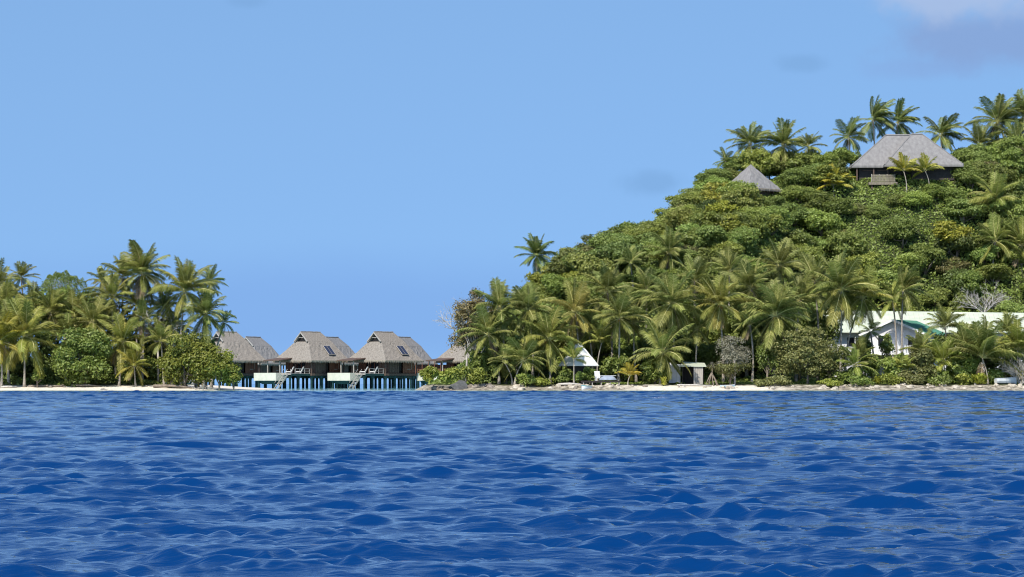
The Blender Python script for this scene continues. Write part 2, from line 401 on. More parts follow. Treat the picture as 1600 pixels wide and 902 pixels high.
# ------------------------------------------------------------------ water
def water():
    u_in = np.linspace(-0.212, 0.212, 380)
    u_out = np.linspace(0.225, 0.75, 24)
    u = np.concatenate([-u_out[::-1], u_in, u_out])
    y1 = [4.0]
    while y1[-1] < 380: y1.append(y1[-1] + min(0.0030 * y1[-1], 0.30))
    y1 = np.array(y1)
    y2 = y1[-1] * np.exp(np.arange(0.006, math.log(900 / y1[-1]), 0.006))
    y3 = np.geomspace(y2[-1] * 1.03, 40000, 60)
    ys = np.concatenate([y1, y2, y3])
    Yg, U = np.meshgrid(ys, u, indexing='ij')
    X = (U * Yg).astype(np.float32); Y0 = Yg.astype(np.float32)
    dy = np.gradient(ys).astype(np.float32)[:, None]
    Z = np.zeros_like(X); DX = np.zeros_like(X); DY = np.zeros_like(X)
    r = np.random.default_rng(8)
    n = 110
    lam = np.exp(np.linspace(math.log(0.07), math.log(2.0), n)) * r.uniform(0.95, 1.05, n)
    calm = np.interp(ys, [4, 50, 130, 315, 348, 420, 1500], [.95, 1.12, 1.75, 2.4, 0.45, 0.3, 0.15])[:, None].astype(np.float32)
    # gusts: patches of rougher and smoother water
    # (waves come in groups: long flat stretches between steep packets, band by band)
    env = []
    for base in (0.2, 0.5, 1.4):
        e = np.zeros_like(X)
        for k in range(7):
            Lx, Ly = base * r.uniform(5, 13), base * r.uniform(2.5, 6)
            sgn = r.choice([-1, 1])
            e += np.sin(X * np.float32(6.283 / Lx * sgn) + Y0 * np.float32(6.283 / Ly) + np.float32(r.uniform(0, 6.283)))
        m_, v_ = {0.2: (.75, .6), 0.5: (.8, .5), 1.4: (.85, .38)}[base]
        env.append(np.clip(m_ + v_ * e / 1.87, 0.2, 1.8).astype(np.float32))
    for l in lam:
        spread = 0.36 if l > 0.7 else 0.52 if l > .25 else .68
        th = R(262) + r.normal(0, spread)
        k = 2 * math.pi / l
        slope = WAVE * (0.34 if l > 1.6 else 0.62 if l > .75 else 1.15 if l > .3 else 1.4)
        gust = env[0 if l < .3 else 1 if l < .75 else 2]
        a = slope / k
        w = np.clip((l / (dy * 1.8) - 1.0), 0, 1)
        ph = (k * math.cos(th)) * X + (k * math.sin(th)) * Y0 + np.float32(r.uniform(0, 6.283))
        A = (a * w * calm) * gust
        Z += A * np.cos(ph)
        s = A * np.sin(ph) * (0.8 if l > .4 else 0.5)
        DX -= s * math.cos(th); DY -= s * math.sin(th)
    # foam where crests are steepest, only a few of them
    v = np.stack([X + DX, Y0 + DY, Z], -1).reshape(-1, 3)
    nu, ny = len(u), len(ys)
    i = np.arange(nu * ny, dtype=np.int32).reshape(ny, nu)
    q = np.stack([i[:-1, :-1], i[:-1, 1:], i[1:, 1:], i[1:, :-1]], -1).reshape(-1, 4)
    foam = np.zeros(len(v), np.float32)
    for (px, py, rx, ry, hh) in ((1475, 706, 0.9, 1.2, 0.5), (388, 827, 0.14, 0.2, 0.5), (1010, 609 + 14, 2.0, 8, 0.6)):
        Yc = F * CAMH / (py - HOR); xc = PX(px, Yc)
        d = ((v[:, 0] - xc) / rx) ** 2 + ((v[:, 1] - Yc) / ry) ** 2
        sel = d < 1
        if sel.any():
            z = v[sel, 2]; zr = (z - z.min()) / (z.max() - z.min() + 1e-6)
            foam[sel] = np.clip((zr - 0.78) / 0.2, 0, 0.6) * np.clip(1.3 * (1 - d[sel]), 0, 1)
    m, nt, N, L, b = new_mat('lagoon water')
    g = N('ShaderNodeNewGeometry'); sp = N('ShaderNodeSeparateXYZ'); L(g.outputs['Position'], sp.inputs[0])
    nz = N('ShaderNodeTexNoise'); nz.inputs['Scale'].default_value = 0.06; nz.inputs['Detail'].default_value = 4; L(g.outputs['Position'], nz.inputs['Vector'])
    ad = N('ShaderNodeMath'); ad.operation = 'MULTIPLY_ADD'; ad.inputs[1].default_value = 14.0; L(nz.outputs['Fac'], ad.inputs[0]); L(sp.outputs[1], ad.inputs[2])
    sh = N('ShaderNodeValToRGB'); e = sh.color_ramp.elements
    mr = N('ShaderNodeMapRange'); mr.inputs[1].default_value = 330; mr.inputs[2].default_value = 1330; L(ad.outputs[0], mr.inputs[0])
    e[0].position = 0.0; e[0].color = DEEP; e[1].position = 1.0; e[1].color = (0.02, 0.16, 0.34, 1)
    for p_, c_ in ((0.002, DEEP), (0.016, (0.08, 0.32, 0.40, 1)), (0.034, (0.30, 0.56, 0.56, 1)), (0.16, (0.22, 0.50, 0.54, 1)), (0.4, (0.06, 0.28, 0.40, 1))):
        k_ = e.new(p_); k_.color = c_
    L(mr.outputs[0], sh.inputs[0])
    at = N('ShaderNodeAttribute'); at.attribute_name = 'foam'
    fn = N('ShaderNodeTexNoise'); fn.inputs['Scale'].default_value = 14; fn.inputs['Detail'].default_value = 5; L(g.outputs['Position'], fn.inputs['Vector'])
    fm = N('ShaderNodeMath'); fm.operation = 'MULTIPLY'; fr = N('ShaderNodeMapRange'); fr.inputs[1].default_value = 0.48; fr.inputs[2].default_value = 0.62
    L(fn.outputs['Fac'], fr.inputs[0]); L(fr.outputs[0], fm.inputs[0]); L(at.outputs['Fac'], fm.inputs[1])
    mx = N('ShaderNodeMix'); mx.data_type = 'RGBA'; L(fm.outputs[0], mx.inputs[0]); L(sh.outputs[0], mx.inputs[6]); mx.inputs[7].default_value = (0.7, 0.74, 0.78, 1)
    L(mx.outputs[2], b.inputs['Base Color'])
    b.inputs['IOR'].default_value = 1.333
    rr = N('ShaderNodeMapRange'); rr.inputs[3].default_value = 0.05; rr.inputs[4].default_value = 0.7; L(fm.outputs[0], rr.inputs[0]); L(rr.outputs[0], b.inputs['Roughness'])
    # ripples too small for the mesh
    mp = N('ShaderNodeMapping'); mp.inputs['Scale'].default_value = (0.8, 2.6, 1.0); L(g.outputs['Position'], mp.inputs[0])
    n1 = N('ShaderNodeTexNoise'); n1.inputs['Scale'].default_value = 5.0; n1.inputs['Detail'].default_value = 5; L(mp.outputs[0], n1.inputs['Vector'])
    n2 = N('ShaderNodeTexNoise'); n2.inputs['Scale'].default_value = 1.1; n2.inputs['Detail'].default_value = 4; n2.inputs['Roughness'].default_value = 0.6; L(mp.outputs[0], n2.inputs['Vector'])
    far = N('ShaderNodeMapRange'); far.inputs[1].default_value = 90; far.inputs[2].default_value = 330; far.inputs[3].default_value = 0.0; far.inputs[4].default_value = 0.03
    L(sp.outputs[1], far.inputs[0])
    b1 = N('ShaderNodeBump'); nr = N('ShaderNodeMapRange'); nr.inputs[1].default_value = 12; nr.inputs[2].default_value = 60; nr.inputs[3].default_value = 0.019; nr.inputs[4].default_value = 0.003; L(sp.outputs[1], nr.inputs[0]); L(nr.outputs[0], b1.inputs['Distance']); L(n1.outputs['Fac'], b1.inputs['Height'])
    b2 = N('ShaderNodeBump'); L(n2.outputs['Fac'], b2.inputs['Height']); L(far.outputs[0], b2.inputs['Distance']); L(b1.outputs[0], b2.inputs['Normal'])
    L(b2.outputs[0], b.inputs['Normal'])
    me = np_mesh('water', v, q, None, [m], True)
    a = me.attributes.new('foam', 'FLOAT', 'POINT'); a.data.foreach_set('value', foam)
    return tag(inst('water', me), 'deep blue choppy lagoon water turning turquoise by the shore', kind='structure')
DEEP = (0.0004, 0.0245, 0.104, 1)
WAVE = 0.041
water()

# ------------------------------------------------------------------ foliage meshes
def leaf_quads(pos, nrm, size, aspect=0.5, fold=0.25, r=rng, droop=0.0):
    """rhombic leaves folded on the midrib: 4 verts, 2 tris each; pos (n,3), nrm (n,3), size (n,)"""
    n = len(pos)
    nrm = nrm / (np.linalg.norm(nrm, axis=1, keepdims=True) + 1e-9)
    t = r.normal(size=(n, 3)); t -= nrm * (t * nrm).sum(1, keepdims=True)
    t[:, 2] -= droop
    t /= np.linalg.norm(t, axis=1, keepdims=True) + 1e-9
    b = np.cross(nrm, t)
    s = size[:, None]
    p0 = pos - t * s * 0.5; p2 = pos + t * s * 0.5
    up = nrm * s * fold * aspect
    p1 = pos + b * s * aspect * 0.5 + up; p3 = pos - b * s * aspect * 0.5 + up
    v = np.stack([p0, p1, p2, p3], 1).reshape(-1, 3)
    i = np.arange(n, dtype=np.int32)[:, None] * 4
    tr = np.concatenate([i + [0, 1, 2], i + [0, 2, 3]], 1).reshape(-1, 3)
    return v, tr
def crown_mesh(name, mat, seed, rx, ry, rz, lobes=14, lobe_r=0.45, leaves=4200, leaf=0.5, inner=0.15, aspect=0.55, flat_bottom=0.5, airy=0.0):
    """Crown of overlapping lobes around (0,0,0), each a shell of leaves, with stray sprigs that break the outline."""
    r = np.random.default_rng(seed)
    d = r.normal(size=(lobes, 3)); d /= np.linalg.norm(d, axis=1, keepdims=True)
    d[:, 2] = np.where(d[:, 2] < -flat_bottom, -flat_bottom * 0.6, d[:, 2])
    c = d * r.uniform(0.32, 0.82, (lobes, 1)) * np.array([rx, ry, rz])
    lr = lobe_r * r.uniform(0.65, 1.15, lobes)
    k = r.integers(0, lobes, leaves)
    e = r.normal(size=(leaves, 3)); e /= np.linalg.norm(e, axis=1, keepdims=True)
    e[:, 2] = np.where(r.random(leaves) < 0.55, np.abs(e[:, 2]), e[:, 2])
    rad = lr[k] * (1 - inner * r.random(leaves) ** 0.7 + 0.22 * np.abs(r.normal(size=leaves)) * (r.random(leaves) < 0.3))
    pos = c[k] + e * rad[:, None] * np.array([rx, ry, rz]) * (np.array([1, 1, 1.0]))
    nrm = e * 0.75 + r.normal(size=(leaves, 3)) * 0.55 + np.array([0, 0, 0.35])
    size = leaf * r.uniform(0.6, 1.35, leaves)
    if airy:
        keep = r.random(leaves) > airy; pos, nrm, size = pos[keep], nrm[keep], size[keep]
    v, t = leaf_quads(pos, nrm, size, aspect, r=r)
    return np_mesh(name, v, None, t, [mat]), c
def limb_mesh(name, mat, centres, h, r0, seed, bend=0.4, n=6):
    """trunk from the ground (z=-h) with limbs towards the lobe centres"""
    r = random.Random(seed); b = MB()
    top = Vector((r.uniform(-.3, .3), r.uniform(-.3, .3), -0.15 * h))
    b.tube([(0, 0, -h - 0.6), (r.uniform(-.2, .2), 0, -0.6 * h), top], [r0 * 1.25, r0 * 0.9, r0 * 0.7], n)
    for c in centres:
        c = Vector(c); a = Vector((0, 0, -h * r.uniform(0.3, 0.8)))
        mid = (a + c) / 2 + Vector((r.uniform(-bend, bend), r.uniform(-bend, bend), r.uniform(-bend, bend * 0.3)))
        b.tube([a, mid, c], [r0 * 0.5, r0 * 0.33, r0 * 0.12], 5)
    return b.mesh(name, mat, True)
def bare_mesh(name, mat, seed, h, spread, n_main=7, r0=0.12, depth=4, up=0.55):
    """leafless branching shrub or tree standing on (0,0,0)"""
    r = random.Random(seed); b = MB()
    def grow(p, d, ln, rad, lv):
        mid = p + d * ln * 0.5 + Vector((r.uniform(-1, 1), r.uniform(-1, 1), r.uniform(-.6, .6))) * ln * 0.1
        q = mid + (d + Vector((r.uniform(-1, 1), r.uniform(-1, 1), r.uniform(-.5, .7))) * 0.35).normalized() * ln * 0.5
        b.tube([p, mid, q], [rad, rad * 0.8, rad * 0.6], 4 if lv < depth else 5, cap=False)
        if lv == 0: return
        for _ in range(r.choice((2, 3, 3))):
            nd = (d + Vector((r.uniform(-1, 1), r.uniform(-1, 1), r.uniform(-.6, .8))) * 0.75).normalized()
            grow(q if r.random() < 0.6 else mid, nd, ln * r.uniform(0.55, 0.8), rad * 0.6, lv - 1)
    for i in range(n_main):
        a = 2 * math.pi * i / n_main + r.uniform(-.4, .4)
        d = Vector((math.cos(a) * spread, math.sin(a) * spread, up + r.uniform(0, .5))).normalized()
        grow(Vector((0, 0, -0.2)), d, h * r.uniform(0.3, 0.42), r0, depth - 1)
    return b.mesh(name, mat, False)

def frond_mesh(name, th0, droop, seed, pairs=40, leafmat='frond', stalk='rachis', hang=0.75, ln=0.27, wid=0.027):
    """A feather palm leaf of unit length growing along +X from the crown, arching under its own weight."""
    r = random.Random(seed)
    n = 14; pts = [Vector((0, 0, 0))]; dirs = []
    for i in range(n):
        s = (i + 0.5) / n
        th = th0 - droop * s ** 1.25
        dirs.append(Vector((math.cos(th), 0, math.sin(th)))); pts.append(pts[-1] + dirs[-1] / n)
    sway = r.uniform(-0.07, 0.07)
    for i, p in enumerate(pts): p.y += sway * (i / n) ** 2
    b = MB()
    b.tube(pts, [0.0145 * (1 - 0.75 * i / n) for i in range(n + 1)], 3, 1, False)
    def at(s):
        f = min(s * n, n - 1e-4); i = int(f); return pts[i].lerp(pts[i + 1], f - i), dirs[i]
    for k in range(pairs):
        for side in (-1, 1):
            s = 0.13 + 0.86 * (k + 0.5 * r.random()) / pairs
            p, d = at(s)
            q = (s - 0.13) / 0.87
            L_ = ln * (0.45 + 0.75 * math.sin(math.pi * min(1, q * 0.85 + 0.12))) * r.uniform(0.8, 1.1)
            lat = Vector((0, side, 0)); up = Vector((-d.z, 0, d.x))
            hg = hang * r.uniform(0.55, 1.25)
            sweep = 0.5 + 0.6 * q
            d1 = (lat + d * sweep + up * 0.18 - Vector((0, 0, 1)) * hg * 0.35).normalized()
            d2 = (lat * 0.7 + d * sweep - Vector((0, 0, 1)) * hg * 1.3).normalized()
            m1 = p + d1 * L_ * 0.5; e = m1 + d2 * L_ * 0.5
            w = (d * wid * 0.5)
            i0 = len(b.v)
            b.v += [tuple(p - w * 0.6), tuple(p + w * 0.6), tuple(m1 + w), tuple(m1 - w), tuple(e)]
            b.f += [(i0, i0 + 1, i0 + 2, i0 + 3), (i0 + 3, i0 + 2, i0 + 4)]; b.m += [0, 0]
    return b.mesh(name, [M[leafmat], M[stalk]])
FR = {}
for cls, th, dr in (('spear', 82, 22), ('up', 62, 44), ('mid', 40, 58), ('out', 14, 54), ('low', -14, 46), ('hang', -46, 32)):
    FR[cls] = [frond_mesh('frond', R(th + rnd.uniform(-5, 5)), R(dr + rnd.uniform(-10, 12)), 31 + i * 7 + th) for i in range(3)]
FR['dry'] = [frond_mesh('dry_frond', R(-62), R(24), 77 + i, 24, 'frond_dry', 'rachis_dry', 0.9) for i in range(2)]
FR['dryout'] = [frond_mesh('dry_frond', R(15), R(55), 87 + i, 24, 'frond_dry', 'rachis_dry', 0.9) for i in range(2)]
b_ = MB()
for i in range(9):
    a = i * 2.4; c = Vector((0.33 * math.cos(a), 0.33 * math.sin(a), -0.25 - 0.3 * ((i * 37) % 5) / 5))
    vs = []; fs = []
    for j, (zz, rr) in enumerate(((-.15, .04), (-.08, .12), (.05, .12), (.14, .04))):
        for k in range(6): vs.append(c + Vector((rr * math.cos(k * 1.0472), rr * math.sin(k * 1.0472), zz)))
    for j in range(3):
        for k in range(6): fs.append((j * 6 + k, j * 6 + (k + 1) % 6, j * 6 + 6 + (k + 1) % 6, j * 6 + 6 + k))
    fs += [(5, 4, 3, 2, 1, 0), (18, 19, 20, 21, 22, 23)]
    b_.raw(vs, fs)
NUTS = b_.mesh('coconut_cluster', M['coconut'], True)

ORDER = ['spear', 'spear', 'up', 'up', 'up', 'mid', 'mid', 'mid', 'out', 'out', 'out', 'low', 'low', 'hang', 'hang']
def palm(px, py, r, label, Y=None, rise=None, tint=(1, 1, 1), n=19, basepx=None, wind=0.0, dry=1, nuts=False, young=False, group=None, name='coconut_palm', clump=1, dead=False, skirt=0):
    if Y is None: Y = base_on_ray(px, py, rise or 7.0)
    top = P(px, py, Y)
    bx = PX(basepx, Y) if basepx is not None else top.x + rnd.uniform(-0.8, 0.8)
    by = Y + (0 if basepx is not None else rnd.uniform(-0.6, 0.6))
    z0 = gz(bx, by)
    if top.z < z0 + 0.5: top.z = z0 + 0.5
    root = thing(name, label, 'palm tree', (bx, by, z0), 0, group)
    t = top - Vector((bx, by, z0))
    # trunk
    b = MB(); h = t.length; pts = []; rad = []
    bow = Vector((t.x, t.y, 0)) * 0.28 + Vector((rnd.uniform(-.03, .03) * h, rnd.uniform(-.03, .03) * h, 0))
    for i in range(11):
        s = i / 10
        pts.append(t * s + bow * (math.sin(math.pi * s)) * (-1 if basepx is None else -0.9) - Vector((0, 0, 0.35 if i == 0 else 0)))
        rad.append(max(0.1, (0.17 if not young else 0.12) * (1 - 0.3 * s) + 0.16 * (1 - s) ** 8) * min(1.0, 0.6 + h / 20))
    b.tube(pts, rad, 8)
    b.build('trunk', M['trunk'], root, smooth=True)
    Lf = r / F * Y * 1.06
    n = int(n * 1.3)
    ga = rnd.uniform(0, 6.28); lean = rnd.uniform(0, .3); laz = rnd.uniform(0, 6.28)
    for i in range(n):
        cls = ORDER[min(len(ORDER) - 1, int(i * (len(ORDER) if not young else 9) / n))]
        if dead: cls = rnd.choice(['out', 'low', 'low', 'hang']) if rnd.random() < 0.5 else 'DRYO'
        az = ga + i * 2.39996 + rnd.uniform(-.25, .25)
        tilt = rnd.uniform(-.14, .14) + lean * math.cos(az - laz)
        if wind:
            dx, dy = math.cos(az) + wind * (1.5 if cls in ('spear', 'up', 'mid') else 0.9), math.sin(az)
            az = math.atan2(dy, dx)
        ms = FR['dryout'] if cls == 'DRYO' else FR[cls]
        o = inst('frond', rnd.choice(ms), root, t + Vector((math.cos(az) * 0.1, math.sin(az) * 0.1, 0.25 if cls in ('spear', 'up') else 0.05)),
                 (rnd.uniform(-.35, .35), tilt, az), Lf * rnd.uniform(0.78, 1.14) * (0.92 if cls in ('spear',) else 1.0))
        v = rnd.uniform(0.85, 1.15); yl = rnd.uniform(0.95, 1.12) * (1.05 if cls in ('low', 'hang') else 1)
        o.color = (tint[0] * v * yl, tint[1] * v, tint[2] * v, 1)
    for i in range(dry + skirt):
        o = inst('dry_frond', rnd.choice(FR['dry']), root, t, (rnd.uniform(-.4, .4), 0, rnd.uniform(0, 6.28)), Lf * rnd.uniform(0.6, 0.85))
        o['label'] = 'dry brown hanging frond'
    if nuts:
        inst('coconut_cluster', NUTS, root, t, (0, 0, rnd.uniform(0, 6)), 1.25)
    return root

def tree(name, label, cat, x, y, crown, trunk, h, sc=(1, 1, 1), rz=0, group=None, tint=None, z=None):
    """a broadleaf tree: Empty at the foot, crown centre h above the ground"""
    o = thing(name, label, cat, (x, y, gz(x, y) if z is None else z), rz, group)
    c = inst('crown', crown, o, (0, 0, h), (0, 0, 0), sc)
    if tint: c.color = (*tint, 1)
    if trunk: inst('trunk', trunk, o, (0, 0, h), (0, 0, 0), sc)
    return o

# ------------------------------------------------------------------ thatched roofs
def thatch_roof(root, a, b, H, ag, bg, zg, rx, mat, seed, name='roof', overhang=0.5, vent=True, fringe=True, sag=0.05):
    """Hipped roof with a small gable at each ridge end. Eave half-sizes a (x), b (y) at z=0; hips end at zg with half-sizes ag, bg; ridge half-length rx at H."""
    r = random.Random(seed); mb = MB()
    rings = []; NL = 9; NS = 14
    agp = ag + 1.1 if rx > .05 else ag; rxp = rx - 0.5
    def rect(A, A2, B, z, jit):
        out = []
        for (x0, y0, x1, y1) in ((-A, -B, A2, -B), (A2, -B, A2, B), (A2, B, -A, B), (-A, B, -A, -B)):
            for k in range(NS):
                t = k / NS
                out.append((x0 + (x1 - x0) * t + r.uniform(-jit, jit), y0 + (y1 - y0) * t + r.uniform(-jit, jit), z + r.uniform(-jit, jit) * 0.8))
        return out
    for l in range(NL + 1):
        s = l / NL
        fl = s + sag * math.sin(math.pi * s)       # concave: flatter towards the eave
        rings.append(rect(a + (ag - a) * fl, a + (agp - a) * fl, b + (bg - b) * fl, zg * s, 0.07 if 0 < l < NL else 0.02))
    # thickness at the eave
    rings.insert(0, [(x * 0.985, y * 0.985, z - 0.38 + r.uniform(-.05, .05)) for x, y, z in rings[0]])
    rings.insert(0, [(x * 0.8, y * 0.8, z + 0.55) for x, y, z in rings[0]])
    m = NS * 4; vs = [p for g in rings for p in g]; fs = []
    for l in range(len(rings) - 1):
        for k in range(m):
            fs.append((l * m + k, l * m + (k + 1) % m, (l + 1) * m + (k + 1) % m, (l + 1) * m + k))
    mb.raw(vs, fs)
    if rx > 0.05:
        # ridge part: a gable at the near end, a hip at the far end
        A = rx + overhang * 0.4; n = 8
        for sg in (-1, 1):
            row0 = [(-A + (A + agp) * k / n, sg * (bg + 0.04), zg - 0.03) for k in range(n + 1)]
            row1 = [(-A + (A + rxp) * k / n, 0, H + r.uniform(-.03, .03)) for k in range(n + 1)]
            lo0 = [(x, y * 0.86, z - 0.2) for x, y, z in row0]; lo1 = [(x, 0, z - 0.32) for x, y, z in row1]
            for k in range(n):
                mb.raw([row0[k], row0[k + 1], row1[k + 1], row1[k]], [(0, 1, 2, 3)])
                mb.raw([lo0[k], lo0[k + 1], lo1[k + 1], lo1[k]], [(3, 2, 1, 0)])
            mb.raw([row0[0], row1[0], lo1[0], lo0[0]], [(0, 1, 2, 3)])
        mb.face([(agp + .03, -bg - .04, zg - .03), (agp + .03, bg + .04, zg - .03), (rxp, 0, H)])
    else:
        ap = (0, 0, H)
        top = rings[-1]
        for k in range(m): mb.face([top[k], top[(k + 1) % m], ap])
    roof = mb.build(name, mat, root)
    if vent and rx > 0.05:
        for sg in (-1,):
            v = MB(); x = sg * (ag - 0.35)
            v.face([(x, -bg * 0.95, zg - 0.02), (x, bg * 0.95, zg - 0.02), (x, 0, H - 0.15)])
            v.face([(x - sg * .1, -bg * 0.95, zg - 0.02), (x - sg * .1, 0, H - 0.15), (x - sg * .1, bg * 0.95, zg - 0.02)])
            v.build('gable_vent', M['wood_dark'], roof)
            g = MB(); xo = sg * (A + 0.03)
            for s2 in (-1, 1):
                g.bar((xo, s2 * (bg - 0.05), zg + 0.02), (xo, s2 * 0.04, H - 0.22), 0.16, 0.2)
            g.bar((xo * 0.93, -bg * .5, zg + (H - zg) * .42), (xo * 0.93, bg * .5, zg + (H - zg) * .42), 0.1, 0.12)
            g.build('barge_board', M['wood_grey'], roof)
    if rx > 0.05:
        rc = MB(); n = 10
        rc.tube([(-A + (A + rxp) * k / n, 0, H + 0.02 + r.uniform(-.02, .03)) for k in range(n + 1)], 0.12, 6)
        rc.build('ridge_cap', mat, roof)
    if fringe:
        fb = MB(); per = 2 * (a + b) * 2; n = int(per / 0.16)
        for k in range(n):
            t = (k + r.random()) / n * 4; sd_ = int(t); f = t - sd_
            x0, y0, x1, y1 = ((-a, -b, a, -b), (a, -b, a, b), (a, b, -a, b), (-a, b, -a, -b))[sd_ % 4]
            x = x0 + (x1 - x0) * f; y = y0 + (y1 - y0) * f
            dx, dy = (x1 - x0), (y1 - y0); ll = math.hypot(dx, dy); dx, dy = dx / ll, dy / ll
            ox, oy = dy, -dx
            w = r.uniform(0.06, 0.14); L_ = r.uniform(0.25, 0.75); o = r.uniform(0.02, 0.12)
            z = 0.05
            fb.face([(x - dx * w + ox * .03, y - dy * w + oy * .03, z), (x + dx * w + ox * .03, y + dy * w + oy * .03, z), (x + ox * o + dx * r.uniform(-.1, .1), y + oy * o, z - L_)])
        fb.build('eave_fringe', M['thatch_fringe'], roof)
    return roof

# ------------------------------------------------------------------ overwater villas
PILE = None
def pile_mesh(h):
    b = MB()
    b.tube([(0, 0, -1.4), (0, 0, 0.1), (0, 0, h - 0.9), (0, 0, h - 0.45), (0, 0, h)], [0.30, 0.27, 0.26, 0.34, 0.62], 8)
    return b.mesh('pile', M['pile'])
PILE = pile_mesh(2.75)
def wall_panel(parent, x0, y0, x1, y1, z0, z1, mat, th=0.14, name='wall_panel', boards=True):
    """a wall from (x0,y0) to (x1,y1) with vertical boards standing proud"""
    b = MB(); d = Vector((x1 - x0, y1 - y0, 0)); L_ = d.length; d.normalize(); nrm = Vector((d.y, -d.x, 0))
    def slab(s0, s1, o0, o1, za, zb):
        p = [Vector((x0, y0, 0)) + d * s + nrm * o for s, o in ((s0, o0), (s1, o0), (s1, o1), (s0, o1))]
        vs = [(q.x, q.y, z) for z in (za, zb) for q in p]
        b.raw(vs, [(3, 2, 1, 0), (4, 5, 6, 7), (0, 1, 5, 4), (1, 2, 6, 5), (2, 3, 7, 6), (3, 0, 4, 7)])
    slab(0, L_, -th / 2, th / 2, z0, z1)
    if boards:
        n = max(2, int(L_ / 0.42))
        for k in range(n):
            s = k * L_ / n
            slab(s + 0.02, s + L_ / n - 0.05, th / 2 + 0.001, th / 2 + 0.035 + 0.015 * ((k * 7) % 3), z0 + 0.05, z1 - 0.05)
    return b.build(name, mat, parent)

def villa(px, Y, deg, s, label, seed, front=True, solar=False, simple=False, pz=0.0):
    r = random.Random(seed)
    root = thing('overwater_villa', label, 'villa', (PX(px, Y), Y, 0), R(deg), 'thatched villas standing on piles over the lagoon')
    EZ = 6.05 * (1 if front else 0.95) + pz
    a, b = 5.9, 6.2
    if not front: a, b = 5.4, 5.9
    roof = thatch_roof(root, a, b, 6.3, 3.0, 2.15, 4.15, 3.1, M['thatch'] if front else M['thatch_grey'], seed)
    roof.location.z = EZ
    FZ = 3.25 + pz
    wx0, wx1, wy = -3.3, 4.4, 4.7
    # floor slab and beams
    f = MB(); f.box(-4.8, 5.0, -5.1, 5.1, FZ - 0.45, FZ); f.build('floor', M['wood_brown'], root)
    bm = MB()
    for y in (-4.4, 0, 4.4): bm.box(-4.7, 4.9, y - 0.2, y + 0.2, FZ - 0.95, FZ - 0.452)
    bm.build('beam', M['pile'], root)
    # walls: right-hand long side in three bays, end wall with doors
    wz = EZ + 0.3
    wall_panel(root, wx0, -wy, wx0 + 2.9, -wy, FZ, wz, M['wood_brown'])
    wall_panel(root, wx0 + 2.9, -wy + 0.5, wx0 + 4.2, -wy + 0.5, FZ, wz, M['wood_dark'], boards=False, name='recessed_wall')
    wall_panel(root, wx0 + 4.2, -wy, wx1, -wy, FZ, wz, M['wood_red'])
    wall_panel(root, wx1, -wy, wx1, wy, FZ, wz, M['wood_red'])
    wall_panel(root, wx1, wy, wx0, wy, FZ, wz, M['wood_brown'])
    wall_panel(root, wx0, -wy + 3.2, wx0, -wy, FZ, wz, M['wood_brown'])
    wall_panel(root, wx0, wy, wx0, wy - 2.2, FZ, wz, M['wood_red'])
    d = MB(); d.box(wx0 + 0.1, wx0 + 0.16, -wy + 3.2, wy - 2.2, FZ, wz); dr = d.build('glass_door', M['glass'], root)
    d = MB()
    for k in range(4):
        y = -wy + 3.2 + k * (2 * wy - 5.4) / 3
        d.box(wx0 - 0.02, wx0 + 0.1, y - 0.06, y + 0.06, FZ, wz)
    d.build('door_frame', M['wood_red'], dr)
    w = MB(); w.box(wx0 + 5.2, wx0 + 6.8, -wy - 0.1, -wy - 0.075, FZ + 1.0, FZ + 2.3); wn = w.build('window', M['glass'], root)
    w = MB()
    for (x0, x1, z0, z1) in ((5.1, 6.9, .9, 1.0), (5.1, 6.9, 2.3, 2.4), (5.1, 5.2, 1.0, 2.3), (6.8, 6.9, 1.0, 2.3)):
        w.box(wx0 + x0, wx0 + x1, -wy - 0.13, -wy - 0.07, FZ + z0, FZ + z1)
    w.build('window_frame', M['wood_grey'], wn)
    for (x, y) in ((-4.7, -4.9), (-4.7, 4.9), (-4.7, 0.2), (4.95, -4.95)):
        p = MB(); p.box(x - .1, x + .1, y - .1, y + .1, FZ, EZ + 0.5); p.build('post', M['wood_brown'], root)
    for x in (-4.2, -1.4, 1.6, 4.4):
        for y in (-4.4, 0, 4.4):
            inst('pile', PILE, root, (x, y, pz))
    if solar:
        # on the slope that faces front-right
        pos = Vector((1.25, -4.2, EZ + 2.25)); 
        sp = MB(); sp.box(-0.95, 0.95, -1.3, 1.3, 0.0, 0.10)
        fr = MB(); fr.box(-1.02, 1.02, -1.37, -1.302, -0.02, 0.13); fr.box(-1.02, 1.02, 1.302, 1.37, -0.02, 0.13)
        fr.box(-1.02, -0.952, -1.302, 1.302, -0.02, 0.13); fr.box(0.952, 1.02, -1.302, 1.302, -0.02, 0.13); fr.box(-.02, .02, -1.3, 1.3, 0.102, 0.12)
        o = sp.build('solar_panel', M['solar'], root, pos); o.rotation_euler = (R(45), 0, R(0))
        q = fr.build('panel_frame', M['wood_grey'], o)
    if not front: 
        return root
    # deck with plunge pool at its end, pergola, stairs
    d = MB(); d.box(-10.6, -4.802, -4.6, 5.0, FZ - 0.30, FZ - 0.03)
    for k in range(14): d.box(-10.6 + k * 0.41 + 0.02, -10.6 + k * 0.41 + 0.38, -4.6, 5.0, FZ - 0.028, FZ + 0.0)
    deck = d.build('deck', M['wood_grey'], root)
    d = MB()
    for y in (-4.5, -1.5, 1.5, 4.8): d.bar((-10.4, y, FZ - 0.31), (-4.8, y, FZ - 0.31), 0.3, 0.45)
    d.build('deck_beam', M['pile'], deck)
    p = MB()
    x0, x1, y0, y1, z0, z1 = -12.2, -9.3, -1.7, 5.3, FZ - 1.55, FZ + 0.12
    p.box(x0, x1, y0, y0 + 0.25, z0, z1); p.box(x0, x1, y1 - 0.25, y1, z0, z1)
